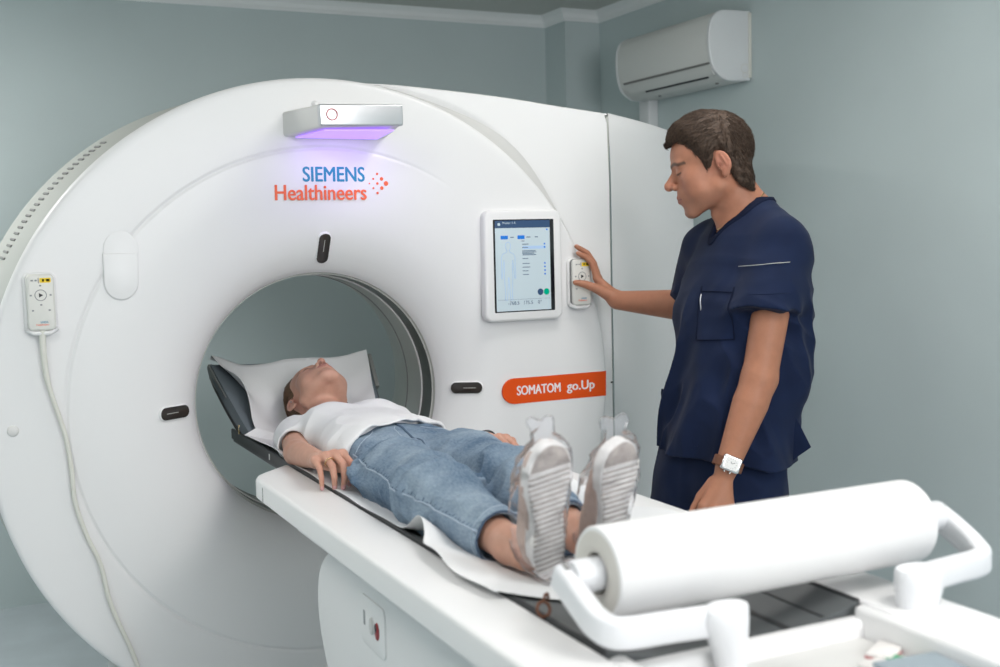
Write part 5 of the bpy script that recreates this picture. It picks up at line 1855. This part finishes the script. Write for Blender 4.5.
# --- jeans
KR, KL = vec(-.118, -1.205, .948), vec(.052, -1.185, .946)
CRf, CLf = vec(-.110, -1.455, .925), vec(.026, -1.462, .926)
def w_jeans(p):
    d = d_loft(p, 1, [(-.98, 0, .925, .138, .055), (-.90, 0, .922, .154, .052), (-.82, 0, .934, .156, .060), (-.74, -.006, .945, .140, .062), (-.675, -.008, .948, .132, .061), (-.655, -.008, .948, .130, .060)], 2.4)
    for hp, k, c in ((vec(-.080, -.90, .930), KR, CRf), (vec(.082, -.90, .934), KL, CLf)):
        ax = (c-k)/np.linalg.norm(c-k)
        leg = np.minimum(d_cap(p, hp, k, .081, .063), d_cap(p, k, c+ax*.03, .061, .043))
        d = su(d, leg, .03)
    # knees bend a little: softer bulge on top
    d = su(d, d_cap(p, KR+vec(0, .05, .010), KR+vec(0, -.03, .008), .056, .054), .03)
    d = su(d, d_cap(p, KL+vec(0, .05, .010), KL+vec(0, -.03, .008), .056, .054), .03)
    y = p[:, 1]
    kn = np.exp(-((y+1.20)/.10)**2)+.55*np.exp(-((y+.88)/.07)**2)+.25*np.exp(-((y+1.42)/.05)**2)+.12
    q = np.stack([p[:, 0]+.35*y, y+.35*p[:, 0], p[:, 2]-.3*y], 1)
    d = d-kn*(folds(q, (10, 21, 12), .0120, 2.2)+folds(q, (21, 36, 20), .0055, 6.1))
    lon = np.stack([p[:, 0], y*.25+p[:, 0]*.4, p[:, 2]], 1)
    d = d-folds(lon, (20, 20, 20), .0036, 11.0)
    # crotch crease
    d = d+.011*np.exp(-((p[:, 0]+.012)/.012)**2)*np.clip((-.86-y)/.05, 0, 1)*np.clip((p[:, 2]-.95)/.03, 0, 1)
    for k, c in ((KR, CRf), (KL, CLf)):
        ax = (c-k)/np.linalg.norm(c-k)
        cut = (p-c)@ax
        near = np.linalg.norm(p-c-np.outer(cut, ax), axis=1) < .075
        d = np.where(near, np.maximum(d, cut), d)
        hol = np.maximum(np.maximum(d_cap(p, k, c+ax*.08, .052, .0385), -cut-.03), cut-.1)
        d = np.maximum(d, np.where(near, -hol, -1.0))
    return d
Vj, Fj = build(w_jeans, (-.25, -1.53, .845), (.22, -.62, 1.06), .0030, 2, .45)
jeans = mesh_obj('jeans', Vj, Fj, 'denim', wom)
jb = bvh_of([jeans])
# side seams (stitched ridge), inseam, fly and cuffs
def side_seam(sx, hp, k, c, name='side_seam'):
    P = []
    for t in np.linspace(0, 1, 26):
        b = hp+(k-hp)*t*2 if t < .5 else k+(c-k)*(t-.5)*2
        P.append(b)
    Q = []
    for b in P:
        h, n = project(jb, Vector(b)+Vector((sx*.25, 0, .036)), (-sx*1, 0, -.10), .5)
        if h is not None: Q.append(np.array(h)+np.array(n)*.0002)
    return Q
for sx, hp, k, c in ((-1, vec(-.10, -.76, .95), KR, CRf), (1, vec(.08, -.76, .95), KL, CLf)):
    Q = side_seam(sx, hp, k, c)
    V, F = tube(Q, .0019, 6)
    mesh_obj('side_seam', V, F, 'denim_seam', jeans, label='pale stitched side seam')
    Q2 = [q+vec(0, 0, -.010) for q in Q]
# broken light stitching beside the near seam
Q = side_seam(-1, vec(-.10, -.76, .95), KR, CRf)
QQ = catmull(Q, 6)
parts = []
for i in range(4, len(QQ)-4, 3):
    a, b = QQ[i]+vec(-.001, 0, .0040), QQ[i+1]+vec(-.001, 0, .0085+.004*math.sin(i*7.3))
    h1, n1 = project(jb, Vector(a)+Vector((-.1, 0, .05)), (-1, 0, -.5) if 0 else (1, 0, -.5), .4)
    h2, n2 = project(jb, Vector(b)+Vector((-.1, 0, .05)), (1, 0, -.5), .4)
    if h1 and h2: parts.append(tube([np.array(h1), np.array(h2)], .0009, 5))
if parts:
    V, F = merge(parts)
    mesh_obj('seam_puckers', V, F, 'denim_dark', jeans)
for k, c, nm in ((KR, CRf, 'cuff'), (KL, CLf, 'cuff')):
    ax = (c-k)/np.linalg.norm(c-k)
    for off, r, mt in ((-.002, .0026, 'denim_dark'), (-.020, .0013, 'denim_seam')):
        P = []
        cc = c+ax*off
        a = np.cross(ax, vec(0, 0, 1)); a /= np.linalg.norm(a); b = np.cross(ax, a)
        for w in np.linspace(0, 2*PI, 40):
            dr = a*math.cos(w)+b*math.sin(w)
            h, n = project(jb, cc+dr*.12, -dr, .12)
            if h is not None: P.append(np.array(h))
        if len(P) > 8:
            V, F = tube(P+[P[0]], r, 6)
            mesh_obj('cuff_edge' if mt == 'denim_dark' else 'cuff_stitching', V, F, mt, jeans)
V, F = seam_line(jb, [(-.008, -.685, 1.1), (-.010, -.74, 1.1), (-.016, -.83, 1.1), (-.020, -.90, 1.1)], (0, 0, -1), .0028, .0006, 10)
mesh_obj('fly_seam', V, F, 'denim_dark', jeans)
for pts in ([(-.015, -.70, 1.1), (-.032, -.74, 1.1), (-.036, -.80, 1.1), (-.024, -.86, 1.1)],):
    V, F = seam_line(jb, pts, (0, 0, -1), .0011, .0003, 10)
    mesh_obj('fly_stitching', V, F, 'denim_seam', jeans)
for sx in (-1, 1):
    V, F = seam_line(jb, [(-.012+sx*.060, -.70, 1.1), (-.012+sx*.085, -.745, 1.1), (-.012+sx*.130, -.775, 1.1)], (0, 0, -1), .0013, .0003, 10)
    mesh_obj('pocket_seam', V, F, 'denim_seam', jeans)
# ring and wrist band
f0, f1 = vec(*HWR['fingers'][2][0]), vec(*HWR['fingers'][2][1])
c = f0+(f1-f0)*.62
o = ring_tube(c, f1-f0, .0102, .0102, .0014, 'finger_ring', 'gold', wom)
ax = (WLW-WLE)/np.linalg.norm(WLW-WLE)
c = WLW-ax*.004
P = [c+.0262*(math.cos(w)*np.cross(ax, vec(0, 0, 1))+math.sin(w)*np.cross(ax, np.cross(ax, vec(0, 0, 1)))) for w in np.linspace(0, 2*PI, 33)]
VV, FF = [], []
for q in P:
    r = (q-c)/np.linalg.norm(q-c)
    for a, b in ((-.008, 0), (.008, 0), (.008, .003), (-.008, .003)): VV.append(q+ax*a+r*b)
for i in range(32):
    for k in range(4): FF.append((4*i+k, 4*i+(k+1) % 4, 4*i+4+(k+1) % 4, 4*i+4+k))
fix_normals(mesh_obj('wrist_band', VV, FF, 'black_ink', wom, auto=40))

# --- shoes: beige canvas uppers on white ribbed soles, each in a clear plastic cover
def sole_outline(n=40):
    # half widths along the length 0 (heel) .. 1 (toe)
    t = [0, .03, .08, .16, .28, .42, .55, .68, .80, .90, .96, 1.0]
    wl = [0, .016, .025, .031, .032, .030, .034, .040, .040, .032, .021, 0]
    wr = [0, .016, .025, .031, .031, .029, .034, .041, .043, .037, .026, 0]
    a = [(-w, x) for x, w in zip(t, wl)]
    b = [(w, x) for x, w in zip(t, wr)][::-1][1:-1]
    P = catmull([(p[0], p[1], 0) for p in a+b+[a[0]]], 4)[:-1]
    return [(p[0], p[1]) for p in P]
def shoe(heel, toe, roll, name_side, flip):
    heel, toe = vec(*heel), vec(*toe)
    L = np.linalg.norm(toe-heel)
    up = (toe-heel)/L                              # along the sole, heel to toe
    n = vec(math.sin(roll), -math.cos(roll), -.35); n = n-up*(n@up); n /= np.linalg.norm(n)    # sole faces this way
    rt = np.cross(up, n)
    xf = Matrix((tuple(rt*1.0), tuple(up), tuple(n))).transposed().to_4x4(); xf.translation = Vector(heel)
    if xf.determinant() < 0:
        rt = -rt; xf = Matrix((tuple(rt), tuple(up), tuple(n))).transposed().to_4x4(); xf.translation = Vector(heel)
    O = [((-u if flip else u), v*L) for u, v in sole_outline()]
    sh = mesh_root = prism_obj('shoe', O, -.020, 0, 'rubber', wom, bev=.003, xf=xf, auto=40, label='beige canvas shoe with white ribbed sole')
    # ribs across the sole and a worn toe patch
    bm = bmesh.new()
    vmax = .80*L
    v = .03*L
    def hw(v):
        xs = [abs(u) for u, q in O if abs(q-v) < .012]
        return (max(xs) if xs else .02)-.0035
    while v < vmax:
        w = hw(v)
        add_box(bm, (-w, v-.0028, -.001), (w, v+.0028, .0030), .001, 1, xf)
        v += .0096
    bm_obj('sole_rib', bm, 'rubber', sh)
    bm = bmesh.new()
    v = .03*L+.0048
    while v < vmax:
        w = hw(v)
        add_box(bm, (-w, v-.0021, -.001), (w, v+.0021, .0004), 0, 1, xf)
        v += .0096
    bm_obj('sole_groove', bm, 'rubber_dirty', sh)
    T = [(u*.93, L*.5+(q-L*.5)*.975) for u, q in O if q > .80*L]
    T.sort(key=lambda a: math.atan2(a[1]-.88*L, a[0]))
    prism_obj('toe_tread', T, -.001, .0012, 'rubber_dirty', sh, bev=.0005, xf=xf)
    # canvas upper
    hl = np.array([[u, v] for u, v in O])
    def upper(p):
        q = (p-heel)@np.stack([rt, up, n], 1)
        t = q[:, 1]/L
        w = np.interp(t, [0, .06, .16, .40, .70, .88, .97, 1.0], [.012, .026, .031, .031, .040, .036, .022, .010])
        hgt = np.interp(t, [0, .05, .20, .35, .55, .75, .90, 1.0], [.052, .062, .066, .062, .050, .036, .026, .012])
        h = -q[:, 2]-.012
        k = np.sqrt((q[:, 0]/w)**2+(np.maximum(h, 0)/hgt)**2)
        d = (k-1)*.026
        d = np.maximum(d, -h); d = np.maximum(d, np.maximum(-t*L+.002, t*L-L+.002))
        # foot opening
        op = d_ell(q, (0, .26*L, -.085), (.024, .048, .035))
        d = np.maximum(d, -op)
        return d-folds(p, (30, 30, 30), .0012, 4.0)
    lo = np.minimum(heel, toe)-.09; hi = np.maximum(heel, toe)+.09
    Vu, Fu = build(upper, lo, hi, .0032, 2, .5)
    mesh_obj('canvas_upper', Vu, Fu, 'canvas', sh)
    # white foxing line between canvas and sole
    # clear plastic overshoe with a crumpled tuft above the toe
    def film(p):
        q = (p-heel)@np.stack([rt, up, n], 1)
        t = q[:, 1]/L
        w = np.interp(t, [-.05, 0, .1, .4, .7, .9, 1.0, 1.06], [.01, .024, .036, .037, .047, .044, .030, .012])
        hgt = np.interp(t, [-.05, 0, .2, .4, .6, .8, 1.0, 1.06], [.02, .068, .082, .080, .066, .050, .030, .012])
        h = -q[:, 2]+.004
        k = np.sqrt((q[:, 0]/w)**2+((h-hgt*.45)/(hgt*.60))**2)
        d = (k-1)*.03
        d = np.maximum(d, np.maximum(-q[:, 1]-.010, q[:, 1]-L-.012))
        tf = np.minimum(d_cap(p, toe-n*.022+up*.006, toe-n*.034-rt*.012+up*.026, .016, .008), d_cap(p, toe-n*.022+up*.006, toe-n*.024+rt*.014+up*.024, .014, .007))
        d = su(d, tf, .008)
        d = d-folds(p, (34, 30, 26), .0042, 7.0)-folds(p, (75, 70, 70), .0026, 3.0)
        return d
    Vf, Ff = build(film, lo-.03, hi+.05, .0034, 1, .4)
    op = d_cap(Vf, heel-n*.075+up*.07, heel-n*.16+up*.10, .046, .05)
    Vf, Ff = clean(Vf, Ff[(op[Ff] > 0).all(1)])
    mesh_obj('plastic_overshoe', Vf, Ff, 'film', sh, label='clear crinkled plastic overshoe')
shoe((-.094, -1.602, .898), (-.124, -1.672, 1.124), .14, 'right', False)
shoe((.024, -1.600, .897), (.019, -1.660, 1.114), .22, 'left', True)
